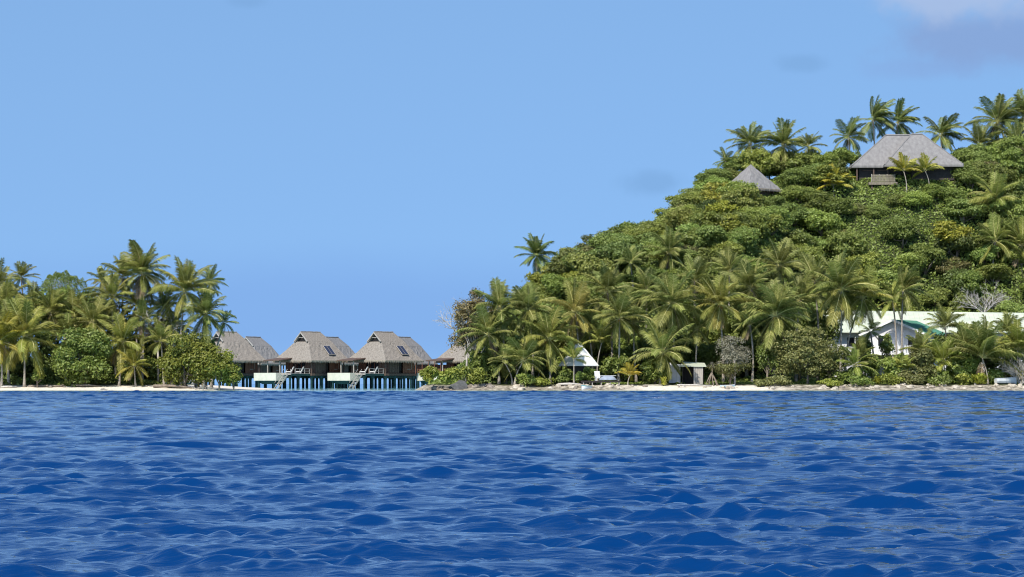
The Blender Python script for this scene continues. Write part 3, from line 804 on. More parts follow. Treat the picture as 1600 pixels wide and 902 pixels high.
    p.box(x0, x0 + 0.25, y0 + 0.25, y1 - 0.25, z0, z1); p.box(x1 - 0.25, x1, y0 + 0.25, y1 - 0.25, z0, z1)
    p.box(x0 + .25, x1 - .25, y0 + .25, y1 - .25, z0, z0 + 0.2)
    pool = p.build('pool', M['pool'], root)
    wt = MB(); wt.box(x0 + .25, x1 - .25, y0 + .25, y1 - .25, z1 - 0.2, z1 - 0.08); wt.build('pool_water', M['hull_teal'], pool)
    u = MB()
    vs = [(x0 + .3, y0 + .3, z0), (x1 - .2, y0 + .3, z0), (x1 - .2, y1 - .3, z0), (x0 + .3, y1 - .3, z0), (x0 + 1.0, y0 + 1.6, z0 - .75), (x1 - .8, y0 + 1.6, z0 - .75), (x1 - .8, y1 - 1.6, z0 - .75), (x0 + 1.0, y1 - 1.6, z0 - .75)]
    u.raw(vs, [(0, 1, 2, 3), (7, 6, 5, 4), (0, 4, 5, 1), (1, 5, 6, 2), (2, 6, 7, 3), (3, 7, 4, 0)])
    u.build('pool_corbel', M['pile'], pool)
    for (x, y) in ((-11.6, -0.6), (-11.6, 4.2), (-10.0, -0.6), (-10.0, 4.2), (-7.5, -3.8), (-7.5, 0.4), (-7.5, 4.3), (-10.2, -4.0)):
        inst('pile', PILE, root, (x, y, pz), (0, 0, 0), (0.85, 0.85, 0.62 if x < -9.5 and y > -1 else 0.97))
    for x, y in ((-8.6, 0.9), (-8.6, 4.8)):
        pg = MB(); pg.box(x - .09, x + .09, y - .09, y + .09, FZ, EZ - 0.02); pg.build('pergola_post', M['wood_grey'], root)
    pr = MB()
    n = 12
    vs = [(-9.4, .3, EZ - .1), (-4.2, .3, EZ + .55), (-4.2, 5.3, EZ + .55), (-9.4, 5.3, EZ - .1)]
    pr.raw([(x, y, z) for x, y, z in vs] + [(x, y, z + .22) for x, y, z in vs], [(3, 2, 1, 0), (4, 5, 6, 7), (0, 1, 5, 4), (1, 2, 6, 5), (2, 3, 7, 6), (3, 0, 4, 7)])
    pr.build('pergola_roof', M['wood_brown'], root)
    rl = MB()
    for x in (-10.5, -9.2, -7.8, -6.4, -5.0): rl.box(x - .05, x + .05, -4.6, -4.5, FZ, FZ + 0.95)
    rl.bar((-9.2, -4.55, FZ + 1.0), (-4.8, -4.55, FZ + 1.0), 0.1); rl.bar((-9.2, -4.55, FZ + 0.5), (-4.8, -4.55, FZ + 0.5), 0.06)
    rl.build('railing', M['wood_grey'], root)
    st = MB()
    for k in range(9): st.box(-11.0 - 0.30 * k, -10.7 - 0.30 * k, -3.8, -2.7, FZ - 0.3 - 0.33 * k, FZ - 0.22 - 0.33 * k)
    for y in (-3.84, -2.66): st.bar((-10.6, y, FZ - 0.1), (-13.6, y, FZ - 3.4), 0.08, 0.3)
    for y in (-3.84, -2.66): st.bar((-10.8, y, FZ + 0.9), (-13.4, y, FZ - 2.0), 0.06, 0.08)
    st.build('stairs', M['wood_grey'], root)
    return root

DEG = 48
v1 = villa(356, 560, DEG, 1, 'thatched overwater villa half hidden behind the palms and bush of the left islet', 1)
v3 = villa(487, 560, DEG, 1, 'thatched overwater villa with a solar panel, left one of the two in clear view', 2, solar=True)
v5 = villa(601, 560, DEG, 1, 'thatched overwater villa with a solar panel, right one of the two in clear view', 3, solar=True)
v7 = villa(738, 566, DEG, 1, 'thatched overwater villa mostly hidden behind the brownish tree at the right island', 4)
v2 = villa(397, 604, 60, 1, 'grey thatched back row villa whose gable rises between two front roofs at the left islet', 5, front=False)
v4 = villa(519, 606, 60, 1, 'back row villa peeking over the right shoulder of the left solar panelled villa', 6, front=False)
v6 = villa(632, 606, 60, 1, 'back row villa peeking over the right shoulder of the right solar panelled villa', 7, front=False)

def lounger(root_v, x, y, z, rz, label):
    m = root_v.matrix_basis
    w = m @ Vector((x, y, z))
    o = thing('sun_lounger', label, 'sun lounger', w, root_v.rotation_euler.z + rz, 'white sun loungers on the villa decks')
    f = MB(); f.box(-1.0, 0.3, -.34, .34, .28, .36)
    for sx in (-.9, .2):
        for sy in (-.3, .3): f.box(sx - .03, sx + .03, sy - .03, sy + .03, 0, .28)
    f.build('frame', M['white'], o)
    c = MB(); c.box(-0.98, 0.3, -.32, .32, .362, .45); c.build('seat_cushion', M['cushion'], o)
    bk = MB(); bk.box(0, 1.15, -.36, .36, 0, .1); q = bk.build('backrest', M['cushion'], o, (0.28, 0, .38)); q.rotation_euler = (0, R(-62), 0)
for vv, nm in ((v3, 'left'), (v5, 'right')):
    lounger(vv, -8.6, -2.4, 3.25, R(-60), 'white sun lounger nearest the pool on the %s clearly seen villa deck' % nm)
    lounger(vv, -6.6, -3.4, 3.25, R(-60), 'white sun lounger nearest the wall on the %s clearly seen villa deck' % nm)

# low walkway with railing that runs on from the right-hand villas
wk = thing('covered_walkway', 'low brown covered walkway beside the villas, above the bushes of the right island', 'walkway', (PX(678, 574), 574, 0), 0)
b = MB(); b.box(-4.3, 4.6, -.9, .9, 6.15, 6.4); b.build('roof', M['thatch_grey'], wk)
b = MB(); b.box(-4.2, 4.5, -.8, .8, 3.0, 3.3); b.build('floor', M['wood_brown'], wk)
b = MB(); b.box(-4.2, 4.5, .6, .7, 3.3, 5.3); b.build('wall', M['wood_red'], wk)
for k in range(7):
    b = MB(); x = -4.0 + k * 1.38; b.box(x - .07, x + .07, -.78, -.64, 3.3, 6.15); b.build('post', M['wood_red'], wk)
b = MB()
for z in (3.75, 4.3): b.bar((-4.2, -.71, z), (4.5, -.71, z), .08)
b.build('railing', M['wood_red'], wk)
for x in (-3.5, 0, 3.5):
    inst('pile', PILE, wk, (x, 0, 0))

# ------------------------------------------------------------------ hill houses
def hill_house():
    Y = 486; z = gz(PX(1412, Y), Y) - 0.3
    root = thing('hill_house', 'large house with a grey hipped thatch roof and dark walls on top of the hill', 'house', (PX(1412, Y), Y, z), R(0))
    ez = PZ(261, Y) - z; rz_ = PZ(210, Y) - z
    # two hipped wings: the left one behind, the right one forward
    def hip(x0, x1, y0, y1, rx0, rx1, zt, nm):
        mb = MB(); yr = (y0 + y1) / 2
        e = [(x0, y0, ez), (x1, y0, ez), (x1, y1, ez), (x0, y1, ez)]; p, q = (rx0, yr, zt), (rx1, yr, zt)
        n = 8
        def quad(A, B, Cc, D):
            for i in range(n):
                for j in range(n):
                    def f(u, v):
                        a_ = Vector(A).lerp(Vector(B), u); d_ = Vector(D).lerp(Vector(Cc), u); return a_.lerp(d_, v)
                    mb.face([f(i / n, j / n), f((i + 1) / n, j / n), f((i + 1) / n, (j + 1) / n), f(i / n, (j + 1) / n)])
        quad(e[0], e[1], q, p); quad(e[2], e[3], p, q)
        mb.face([e[1], e[2], q]); mb.face([e[3], e[0], p])
        for k in range(4):
            A, B = Vector(e[k]), Vector(e[(k + 1) % 4]); d = Vector((0, 0, -.38))
            mb.face([A + d, B + d, B, A])
        mb.face([(x, y, zz - .38) for x, y, zz in e][::-1])
        ro = mb.build(nm, M['thatch_grey'], root)
        rc = MB(); rc.tube([p, q], .2, 6); rc.tube([e[0], p], .13, 5); rc.tube([e[1], q], .13, 5); rc.build('ridge_cap', M['thatch_grey'], ro)
        return ro
    k = Y / F
    hip(-84 * k, 22 * k, -3.0, 6.5, -26 * k, 12 * k, rz_, 'roof')
    hip(-36 * k, 86 * k, -5.2, 5.2, 12 * k, 29 * k, rz_ - 0.02, 'roof')
    w = MB(); w.box(-72 * k, 8 * k, -1.6, 5.5, -1.5, ez - .1); w.build('wall', M['wood_dark'], root)
    w = MB(); w.box(8 * k + .02, 74 * k, -3.6, 4.0, -1.5, ez - .1); w.build('wall', M['wood_dark'], root)
    for x0 in (-66, -44, -22):
        g = MB(); g.box(x0 * k, (x0 + 16) * k, -1.68, -1.62, 0.6, ez - .9); gg = g.build('window', M['glass'], root)
        g = MB()
        for (xa, xb, za, zb) in ((x0 * k - .1, (x0 + 16) * k + .1, .5, .598), (x0 * k - .1, (x0 + 16) * k + .1, ez - .898, ez - .8), (x0 * k - .1, x0 * k - .002, .6, ez - .9), ((x0 + 16) * k + .002, (x0 + 16) * k + .1, .6, ez - .9)):
            g.box(xa, xb, -1.74, -1.6, za, zb)
        g.build('window_frame', M['wood_brown'], gg)
    for x in (-76, -50, -28, 80):
        g = MB(); g.box(x * k - .12, x * k + .12, -2.7, -2.46, -1.5, ez - .35); g.build('post', M['wood_brown'], root)
    # balcony
    bz = PZ(288, Y) - z
    g = MB(); g.box(-60 * k, -16 * k, -5.2, -1.62, bz - .5, bz); bal = g.build('balcony', M['wood_mid'], root)
    for z1 in (.35, .7, 1.05, 1.4):
        g = MB(); g.box(-56 * k, -20 * k, -5.2, -5.08, bz + z1 - .26, bz + z1); g.build('rail_board', M['wood_mid'], bal)
    for x in (-56, -44, -32, -20):
        g = MB(); g.box(x * k - .07, x * k + .07, -5.06, -4.92, bz, bz + 1.5); g.build('rail_post', M['wood_grey'], bal)
    for x in (-55, -21):
        g = MB(); g.box(x * k - .15, x * k + .15, -4.9, -4.6, bz - 4.5, bz - .502); g.build('stilt', M['wood_brown'], bal)
    return root
hill_house()

Y = 479; x = PX(1173, Y); z0 = gz(x, Y)
hut = thing('thatched_hut', 'small hut with a pointed grey thatch roof rising from the hillside trees', 'hut', (x, Y, z0), R(38))
ez = PZ(297, Y) - z0
thatch_roof(hut, 4.0, 4.0, PZ(256, Y) - z0 - ez, .05, .05, (PZ(256, Y) - z0 - ez) * .97, 0, M['thatch_grey'], 41, vent=False, sag=0.0).location.z = ez
b = MB(); b.box(-2.7, 2.7, -2.7, 2.7, -1.2, ez + .1); b.build('wall', M['wood_brown'], hut)
for (x_, y_) in ((-2.9, -2.9), (2.9, -2.9), (-2.9, 2.9), (2.9, 2.9)):
    b = MB(); b.box(x_ - .12, x_ + .12, y_ - .12, y_ + .12, -1.2, ez); b.build('post', M['wood_brown'], hut)

# ------------------------------------------------------------------ white house on the right shore
def white_house():
    Y = 421; X0 = PX(1398, Y); z = gz(X0, Y)
    root = thing('white_house', 'white gabled house with a green roof and a white balcony behind the shore palms', 'house', (X0, Y, z), R(58))
    ap = PZ(500, Y) - z; ev = PZ(523, Y) - z; hw = 5.9; L_ = 9.0
    # local -X is the gable end, ridge along +X
    mb = MB()
    for sg in (-1, 1):
        a0, a1, r0, r1 = (-.8, sg * hw, ev), (L_, sg * hw, ev), (-.8, 0, ap), (L_, 0, ap)
        mb.raw([a0, a1, r1, r0] + [(p[0], p[1], p[2] - .16) for p in (a0, a1, r1, r0)], [(0, 1, 2, 3), (7, 6, 5, 4), (0, 4, 5, 1), (0, 3, 7, 4), (1, 5, 6, 2)])
    ro = mb.build('roof', M['green_roof'], root)
    for sg in (-1, 1):
        g = MB(); n = 22
        for k in range(n):
            xx = -.8 + (L_ + .8) * (k + .5) / n
            g.bar((xx, sg * (hw - .02), ev + .03), (xx, sg * .05, ap + .03), .06, .07)
        g.build('roof_seam', M['green_roof'], ro)
    g = MB()
    for sg in (-1, 1): g.bar((-.86, sg * (hw + .1), ev - .1), (-.86, 0, ap - .06), .10, .34)
    g.build('barge_board', M['white'], ro)
    w = MB(); hh = hw - .9
    zt = ev + (ap - ev) * (.9 / hw) - .2
    vs = [(0, -hh, -3), (0, hh, -3), (0, hh, zt), (0, 0, ap - .25), (0, -hh, zt)]
    w.raw(vs + [(L_ - .4, y, z_) for x_, y, z_ in vs], [(0, 4, 3, 2, 1), (5, 6, 7, 8, 9), (0, 5, 9, 4), (1, 2, 7, 6), (0, 1, 6, 5)])
    w.build('wall', M['white_wall'], root)
    bz = PZ(553, Y) - z
    g = MB(); g.box(-.08, -.02, 1.0, 2.9, bz + .8, bz + 3.0); gl = g.build('window', M['glass'], root)
    g = MB()
    for (ya, yb, za, zb) in ((.86, 3.04, .68, .798), (.86, 3.04, 3.002, 3.12), (.86, .998, .8, 3.0), (2.902, 3.04, .8, 3.0), (1.9, 2.0, .8, 3.0)):
        g.box(-.13, -.015, ya, yb, bz + za, bz + zb)
    g.build('window_frame', M['white'], gl)
    g = MB(); g.box(-.07, -.02, -3.6, -2.4, bz + .1, bz + 2.3); g.build('door', M['glass'], root)
    g = MB(); g.box(-3.2, -.02, -5.2, 6.0, bz - .25, bz); bal = g.build('balcony', M['white'], root)
    for k in range(24):
        y = -5.1 + 11.0 * k / 23
        g = MB() if k == 0 else g; g.box(-3.18, -3.10, y - .13, y + .13, bz + .1, bz + 1.15)
    g.box(-3.2, -3.06, -5.2, 6.0, bz + 1.152, bz + 1.27); g.box(-3.2, -3.06, -5.2, 6.0, bz + .01, bz + .098)
    g.build('railing', M['white'], bal)
    for y in (-4.9, -1.0, 2.4, 5.7):
        g = MB(); g.box(-3.1, -2.86, y - .12, y + .12, -2.5, bz - .252); g.build('pillar', M['wood_grey'], root)
    for y in (-4.9, 5.7):
        g = MB(); g.box(-3.05, -2.9, y - .08, y + .08, bz + 1.272, bz + 2.75); g.build('post', M['white'], root)
    return root
white_house()
def long_house():
    Y = 436; xa, xb = PX(1287, Y), PX(1760, Y); xc = (xa + xb) / 2
    z = gz(xc, Y)
    root = thing('long_roofed_house', 'long low house with a pale cream sheet roof below the wooded hill', 'house', (xc, Y, z))
    h = (xb - xa) / 2; zr = PZ(491, Y + 4.5) - z; ze = PZ(519, Y - 1) - z
    mb = MB()
    tl = (PZ(497, Y) - PZ(491, Y))
    for (y0, zz0, y1, zz1) in ((-1.5, ze, 4.5, zr), (10.5, ze, 4.5, zr)):
        p = [(-h, y0, zz0), (h, y0, zz0), (h, y1, zz1), (-h + 1, y1, zz1 - tl)]
        mb.raw(p + [(a, b_, c - .15) for a, b_, c in p], [(0, 1, 2, 3) if y0 < y1 else (3, 2, 1, 0), (7, 6, 5, 4), (0, 4, 5, 1), (1, 5, 6, 2), (3, 7, 4, 0)])
    ro = mb.build('roof', M['cream_roof'], root)
    g = MB(); n = 60
    for k in range(n):
        xx = -h + 2 * h * (k + .5) / n
        t = k / n
        g.bar((xx, -1.48, ze + .03), (xx, 4.45, zr + .03 - tl * (1 - t)), .07, .08)
    g.build('roof_seam', M['cream_roof'], ro)
    w = MB(); w.box(-h + 1, h - .5, 0, 9, -4, ze - .16); w.build('wall', M['white_wall'], root)
    for k in range(7):
        xx = -h + 4 + k * 6.6
        g = MB(); g.box(xx, xx + 1.6, -.06, -.01, ze - 2.4, ze - .9); g.build('window', M['glass'], root)
long_house()

# A-frame hut
Y = 393.5; x = PX(904, Y); z0 = gz(x, Y)
hut = thing('white_roofed_hut', 'beach hut with a steep white pyramid roof among the palms', 'hut', (x, Y, z0), R(30))
ez = PZ(571, Y) - z0; ht = PZ(533, Y) - z0
b = MB(); E = 2.25; n = 6
cs = [(-E, -E), (E, -E), (E, E), (-E, E)]
for k in range(4):
    A, B = cs[k], cs[(k + 1) % 4]
    for i in range(n):
        s0, s1 = i / n, (i + 1) / n
        f = lambda c, s: (c[0] * (1 - s), c[1] * (1 - s), ez + (ht - ez) * s + (0.04 if s < 1 else 0) * (i % 2))
        b.face([f(A, s0), f(B, s0), f(B, s1), f(A, s1)])
    b.face([(A[0], A[1], ez - .12), (B[0], B[1], ez - .12), (B[0], B[1], ez), (A[0], A[1], ez)])
ro = b.build('roof', M['cushion'], hut)
b = MB(); b.box(-1.5, 1.5, -1.5, 1.5, -.4, ez - .05); b.build('wall', M['wood_dark'], hut)
for sx in (-1.9, 1.9):
    for sy in (-1.9, 1.9):
        b = MB(); b.box(sx - .08, sx + .08, sy - .08, sy + .08, -.4, ez + .3); b.build('post', M['wood_dark'], hut)

# timber jetty with things standing on it
Y = 389; x = PX(938, Y)
jt = thing('timber_jetty', 'low dark timber jetty over the shore rocks in front of the white roofed hut', 'jetty', (x, Y, 0))
b = MB()
for k in range(18): b.box(-2.9 + k * .33, -2.9 + k * .33 + .29, -1.3, 1.3, PZ(596, Y), PZ(596, Y) + .08)
b.build('deck', M['wood_dark'], jt)
b = MB()
for y in (-1.2, 0, 1.2): b.box(-2.95, 3.05, y - .06, y + .06, PZ(596, Y) - .17, PZ(596, Y) - .002)
b.build('beam', M['wood_dark'], jt)
for k in range(5):
    for y in (-1.15, 1.15):
        b = MB(); xx = -2.6 + k * 1.35; b.box(xx - .07, xx + .07, y - .07, y + .07, -.5, PZ(596, Y) - .172); b.build('post', M['wood_grey'], jt)
jz = PZ(596, Y) + .08
ch = thing('beach_chair', 'white wooden beach chair standing on the timber jetty', 'chair', (PX(935, Y), Y + .5, jz), R(15))
b = MB(); b.box(-.4, .4, -.4, .4, .38, .44); b.build('seat', M['white'], ch)
for k in range(5):
    b = MB(); b.box(-.42, .42, -.02, .02, 0, .17); o = b.build('back_slat', M['white'], ch, (0, .42 + k * .07, .5 + k * .2)); o.rotation_euler = (R(-20), 0, 0)
for sx in (-.38, .38):
    for sy in (-.36, .36):
        b = MB(); b.box(sx - .04, sx + .04, sy - .04, sy + .04, 0, .6); b.build('leg', M['white'], ch)
    b = MB(); b.box(sx - .07, sx + .07, -.45, .4, .602, .65); b.build('armrest', M['white'], ch)
kb = thing('upturned_dinghy', 'grey blue upturned dinghy under a tarpaulin on the timber jetty', 'dinghy', (PX(950, Y), Y + .2, jz), R(8))
b = MB(); n = 10; m = 8; vs = []; fs = []
for i in range(n + 1):
    t = i / n * 2 - 1; w = .75 * (1 - abs(t) ** 2.6) + .03; h = .62 * (1 - abs(t) ** 3.5) + .04
    for j in range(m + 1):
        a = math.pi * j / m; vs.append((t * 1.35, w * math.cos(a), .12 + h * math.sin(a)))
for i in range(n):
    for j in range(m): fs.append((i * (m + 1) + j, i * (m + 1) + j + 1, (i + 1) * (m + 1) + j + 1, (i + 1) * (m + 1) + j))
b.raw(vs, fs); b.build('hull', M['tarp'], kb, smooth=True)
b = MB(); b.box(-1.25, 1.25, -.05, .05, .74, .8); b.build('keel', M['white'], kb)

def boat(name, label, x, y, z, L_, Wd, Ht, rz, mats, cat='boat'):
    o = thing(name, label, cat, (x, y, z), rz)
    n = 10; b = MB(); vs = []; fs = []; prof = [(1, 1), (.92, .55), (.7, .18), (0, 0), (-.7, .18), (-.92, .55), (-1, 1)]
    for i in range(n + 1):
        t = i / n; w = Wd / 2 * (1 - max(0, (t - .45) / .55) ** 2.2) * (1 if t > .05 else .92) + .02; sh = Ht * (1 + .25 * t ** 3)
        for (a, h) in prof: vs.append((t * L_ - L_ / 2, a * w, h * sh + .02))
    m = len(prof)
    for i in range(n):
        for j in range(m - 1): fs.append((i * m + j, (i + 1) * m + j, (i + 1) * m + j + 1, i * m + j + 1))
    fs.append(tuple(range(m)))
    b.raw(vs, fs); h = b.build('hull', mats[0], o)
    g = MB()
    for s in (0, m - 1):
        g.tube([Vector(vs[i * m + s]) + Vector((0, 0, .02)) for i in range(n + 1)], .045, 5)
    g.build('gunwale', mats[1], o)
    g = MB()
    for t in (.25, .55): g.box(t * L_ - L_ / 2 - .12, t * L_ - L_ / 2 + .12, -Wd / 2 * .86, Wd / 2 * .86, Ht * .68, Ht * .74)
    g.build('thwart', mats[1], o)
    return o
boat('rowing_boat', 'small white and teal rowing boat at the waterline by the timber jetty', PX(915, 384.5), 384.5, .02, 2.2, 1.0, .6, R(235), (M['hull_white'], M['hull_teal']))
boat('canoe', 'pale blue canoe lying on the sand by the stilt rooted bush', PX(1137, 388), 388, gz(PX(1137, 388), 388), 2.2, .6, .35, R(14), (M['hull_blue'], M['hull_white']), 'canoe')
boat('beached_boat', 'white boat hauled out on the rocks beside the yellow bush', PX(1572, 391), 391, gz(PX(1572, 391), 391) + .05, 3.4, 1.4, .8, R(12), (M['hull_white'], M['hull_white']))

# shed and white panel
Y = 395; x = PX(1083, Y); z0 = gz(x, Y)
sh = thing('beach_shed', 'small wooden shed with a pale sheet roof and an open dark doorway on the sand', 'shed', (x, Y, z0), R(-6))
b = MB(); e0, e1 = PZ(572, Y) - z0, PZ(566, Y) - z0
p = [(-1.9, -1.6, e0), (2.1, -1.6, e0 - .05), (1.7, 1.8, e1 - .1), (-1.7, 1.8, e1 + .1)]
b.raw(p + [(a, c, d - .1) for a, c, d in p], [(0, 1, 2, 3), (7, 6, 5, 4), (0, 4, 5, 1), (1, 5, 6, 2), (2, 6, 7, 3), (3, 7, 4, 0)]); b.build('roof', M['cream_roof'], sh)
b = MB(); b.box(-1.6, 1.6, 1.4, 1.5, -.3, e0 - .12); b.box(-1.6, -1.5, -1.3, 1.398, -.3, e0 - .12); b.box(1.5, 1.6, -1.3, 1.398, -.3, e0 - .12); b.build('wall', M['wood_dark'], sh)
for k in range(5):
    b = MB(); xx = .12 + k * .29; b.box(xx, xx + .25, -1.36, -1.305, -.2, e0 - .2 - .03 * (k % 2)); b.build('plank', M['wood_grey'], sh)
wp = thing('white_panel_fence', 'white panel screen with bare stems in front, left of the beach shed', 'screen', (PX(1054, Y), Y - .3, z0))
for k in range(3):
    b = MB(); b.box(-.86 + k * .58, -.86 + k * .58 + .56, -.03, .03, .15, PZ(567, Y) - z0 - .12 * k); b.build('panel', M['white_wall'], wp)
b = MB()
for xx in (-.88, .86): b.box(xx - .04, xx + .04, .035, .11, -.3, 2.7)
b.build('post', M['wood_grey'], wp)
rl = thing('timber_railing', 'pale timber railing between the yellow bush and the beached boat', 'railing', (PX(1566, 394), 394, gz(PX(1566, 394), 394)))
b = MB(); b.bar((-1.7, 0, PZ(581, 394) - gz(PX(1566, 394), 394)), (1.7, 0, PZ(581, 394) - gz(PX(1566, 394), 394)), .14); b.build('rail', M['wood_grey'], rl)
for xx in (-1.5, -.2, 1.4):
    b = MB(); b.box(xx - .07, xx + .07, -.05, .05, -.3, PZ(581, 394) - gz(PX(1566, 394), 394) - .06); b.build('post', M['wood_grey'], rl)

# ------------------------------------------------------------------ broadleaf trees covering the hill
CR = []
for i in range(6):
    me, c = crown_mesh('crown', M['leaf_hill'], 100 + i, 4.2, 4.2, 2.7, 26, .36, 7600, .40, .4, .6, .35)
    CR.append((me, limb_mesh('trunk', M['bark'], c[:7], 4.0, .2, i)))
CD = []
for i in range(2):
    me, c = crown_mesh('crown', M['leaf_dark'], 140 + i, 3.8, 3.8, 2.7, 20, .38, 5600, .46, .35, .6, .35)
    CD.append((me, limb_mesh('trunk', M['bark'], c[:6], 3.6, .16, 40 + i)))

CO = []
for i in range(3):
    me, c = crown_mesh('crown', M[('leaf_olive', 'leaf_bright', 'leaf_olive')[i]], 150 + i, 4.0, 4.0, 2.9, 24, .36, (6500, 5200, 8500)[i], (.34, .5, .28)[i], .5, .6, .35)
    CO.append((me, limb_mesh('trunk', M['bark_grey'], c[:9], 4.0, .17, 60 + i)))
# footprints and sight corridors kept clear: (px0, px1, y0, y1)
def clear_of(x, y):
    px = 800 + x * F / y
    if 1300 < px < 1530 and 470 < y < 497: return px < 1318 or px > 1500
    if 1335 < px < 1400 and 463 < y < 471: return False
    if 1120 < px < 1232 and 468 < y < 486: return False
    if 1280 < px and 400 < y < 448: return False
    if abs(x) < 400 and y < 408: return False
    return True
HILL_LABEL = 'green broadleaf tree in the closed canopy that covers the hillside'
HILL_GROUP = 'broadleaf trees massed on the hillside'
ntree = 0
def hill_tree(x, y, sc, dark=False, dz=0.0):
    global ntree
    q = rnd.random()
    me, tk = rnd.choice(CD if dark else (CO if q < .14 else CR))
    g = gz(x, y)
    v = rnd.uniform(0.80, 1.1)
    t = (v * rnd.uniform(0.94, 1.14), v, v * rnd.uniform(0.85, 1.1))
    s = (sc * rnd.uniform(.9, 1.15), sc * rnd.uniform(.9, 1.15), sc * rnd.uniform(.8, 1.15))
    tree('hillside_tree', HILL_LABEL, 'tree', x, y, me, tk, 2.6 * sc + dz, s, rnd.uniform(0, 6.28), HILL_GROUP, t)
    ntree += 1
row = 0
yy = 407.0
while yy < 506:
    xx = -5 + (row % 2) * 2.5
    while xx < 118:
        x = xx + rnd.uniform(-2.2, 2.2); y = yy + rnd.uniform(-2.0, 2.0)
        px = 800 + x * F / y
        crest = float(np.interp(x, HX, HC))
        if y < crest + 9 and px < 1665 and gz(x, y) > 1.6 and clear_of(x, y):
            s = rnd.uniform(.78, 1.12)
            if y > crest - 4: s *= rnd.uniform(.85, 1.1)
            hill_tree(x, y, s, rnd.random() < .1)
        xx += 5.0
    yy += 4.05; row += 1
# the thicket right in front of the big house and the hut hides their feet
for px in range(1310, 1640, 30):
    Y = 476 + rnd.uniform(-1.5, 1.5)
    low = 1325 < px < 1405
    hill_tree(PX(px, Y), Y, .6 if low else .72, False, -1.4 if low else -.8)
for px in range(1128, 1235, 26):
    Y = 471 + rnd.uniform(-1, 1)
    hill_tree(PX(px, Y), Y, .58, False, -1.3)

# low undergrowth between the trees: countless leaves hugging the slope
def undergrowth():
    n = 285000
    x = rng.uniform(-14, 145, n); y = rng.uniform(394, 508, n)
    z = ground(x, y)
    cl = np.array([mnoise.noise((a * .35, b * .35, 1.7)) for a, b in zip(x, y)])
    k = (z > .9) & (np.abs(x * F / y) < 1150) & ((cl > -.15) | (z > 4)); x, y, z, cl = x[k], y[k], z[k], cl[k]
    pxs = 800 + x * F / y
    low = (y > 462) & (((pxs > 1115) & (pxs < 1240)) | ((pxs > 1320) & (pxs < 1500)))
    z = z + rng.uniform(0, 1, len(x)) * (.35 + .5 * np.clip(cl + .3, 0, 1)) * np.where(low, .8, np.clip(z / 3, .35, 3.6))
    v, t = leaf_quads(np.stack([x, y, z], 1), rng.normal(size=(len(x), 3)) * .7 + [0, -.25, .6], rng.uniform(.3, .75, len(x)), .6)
    tag(inst('undergrowth', np_mesh('undergrowth', v, None, t, [M['leaf_hill']])), 'low green undergrowth covering the ground between the trees of the hill', 'undergrowth', kind='stuff')
undergrowth()
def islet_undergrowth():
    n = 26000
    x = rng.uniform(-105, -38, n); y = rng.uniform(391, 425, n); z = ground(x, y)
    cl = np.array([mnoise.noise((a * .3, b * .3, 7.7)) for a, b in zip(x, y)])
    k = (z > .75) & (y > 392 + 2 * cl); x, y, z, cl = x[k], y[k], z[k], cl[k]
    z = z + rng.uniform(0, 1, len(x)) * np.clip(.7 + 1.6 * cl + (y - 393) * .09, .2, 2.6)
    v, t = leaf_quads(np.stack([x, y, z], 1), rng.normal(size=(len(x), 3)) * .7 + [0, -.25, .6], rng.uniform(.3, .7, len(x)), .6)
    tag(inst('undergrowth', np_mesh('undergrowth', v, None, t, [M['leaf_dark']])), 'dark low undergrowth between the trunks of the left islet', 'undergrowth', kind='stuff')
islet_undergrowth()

hill_tree(PX(1210, 473), 473, .5, False, -.7)
# dark taller trees by the houses
g_t = 'tall trees on the crest beside the hill house'
for px, py, Y, sc, lab in ((1318, 240, 493, 1.0, 'dark rounded tree at the left end of the hill house roof'),
                           (1290, 258, 490, .8, 'low dark tree between the pointed hut and the hill house'),
                           (1245, 268, 488, .85, 'bushy tree under the pair of crest palms right of the pointed hut'),
                           (1150, 252, 489, .8, 'bright bushy tree behind the pointed thatch hut'),
                           (1118, 268, 484, .75, 'rounded tree on the skyline left of the pointed thatch hut'),
                           (1505, 238, 500, .85, 'olive tree behind the right end of the hill house roof')):
    x = PX(px, Y); z = gz(x, Y); h = PZ(py, Y) - z
    me, tk = (CD if 'dark' in lab else CR)[px % 2]
    tree('hilltop_tree', lab, 'tree', x, Y, me, tk, max(2.0, h - 1.0), (sc, sc, sc * .9), rnd.uniform(0, 6), g_t, (1, 1, 1) if 'dark' not in lab else (1.5, 1.5, 1.3))
me, c = crown_mesh('crown', M['leaf_brown'], 171, 7.5, 3.5, 1.6, 22, .32, 6500, .34, .5, .55, .3)
Y = 486; x = PX(1545, Y)
tree('flat_topped_tree', 'flat topped brownish tree spreading to the right of the hill house', 'tree', x, Y, me, limb_mesh('trunk', M['bark'], c[:9], 4, .22, 3), PZ(263, Y) - gz(x, Y))

# ------------------------------------------------------------------ trees and shrubs of the shore
def shrub(label, px, py, wpx, hpx, Y, mat, seed, leaf=.42, n=4200, lobes=16, lobe_r=.42, cat='shrub', name='shrub', grp=None, depth=None, trunk=True, aspect=.55, inner=.3, fb=.95, airy=0, bark='bark', stray=0):
    rx = wpx / 2 / F * Y; rz_ = hpx / 2 / F * Y; ry = depth or min(rx, 3.5)
    me, c = crown_mesh('crown', M[mat], seed, rx, ry, rz_, lobes, lobe_r, n, leaf, inner, aspect, fb, airy)
    x = PX(px, Y); z = gz(x, Y); h = PZ(py, Y) - z
    tk = limb_mesh('trunk', M[bark], c[:9], max(h, rz_), .1 + rz_ * .02, seed) if trunk else None
    return tree(name, label, cat, x, Y, me, tk, max(h, rz_ * .5), grp and (1, 1, 1) or (1, 1, 1), 0, grp)

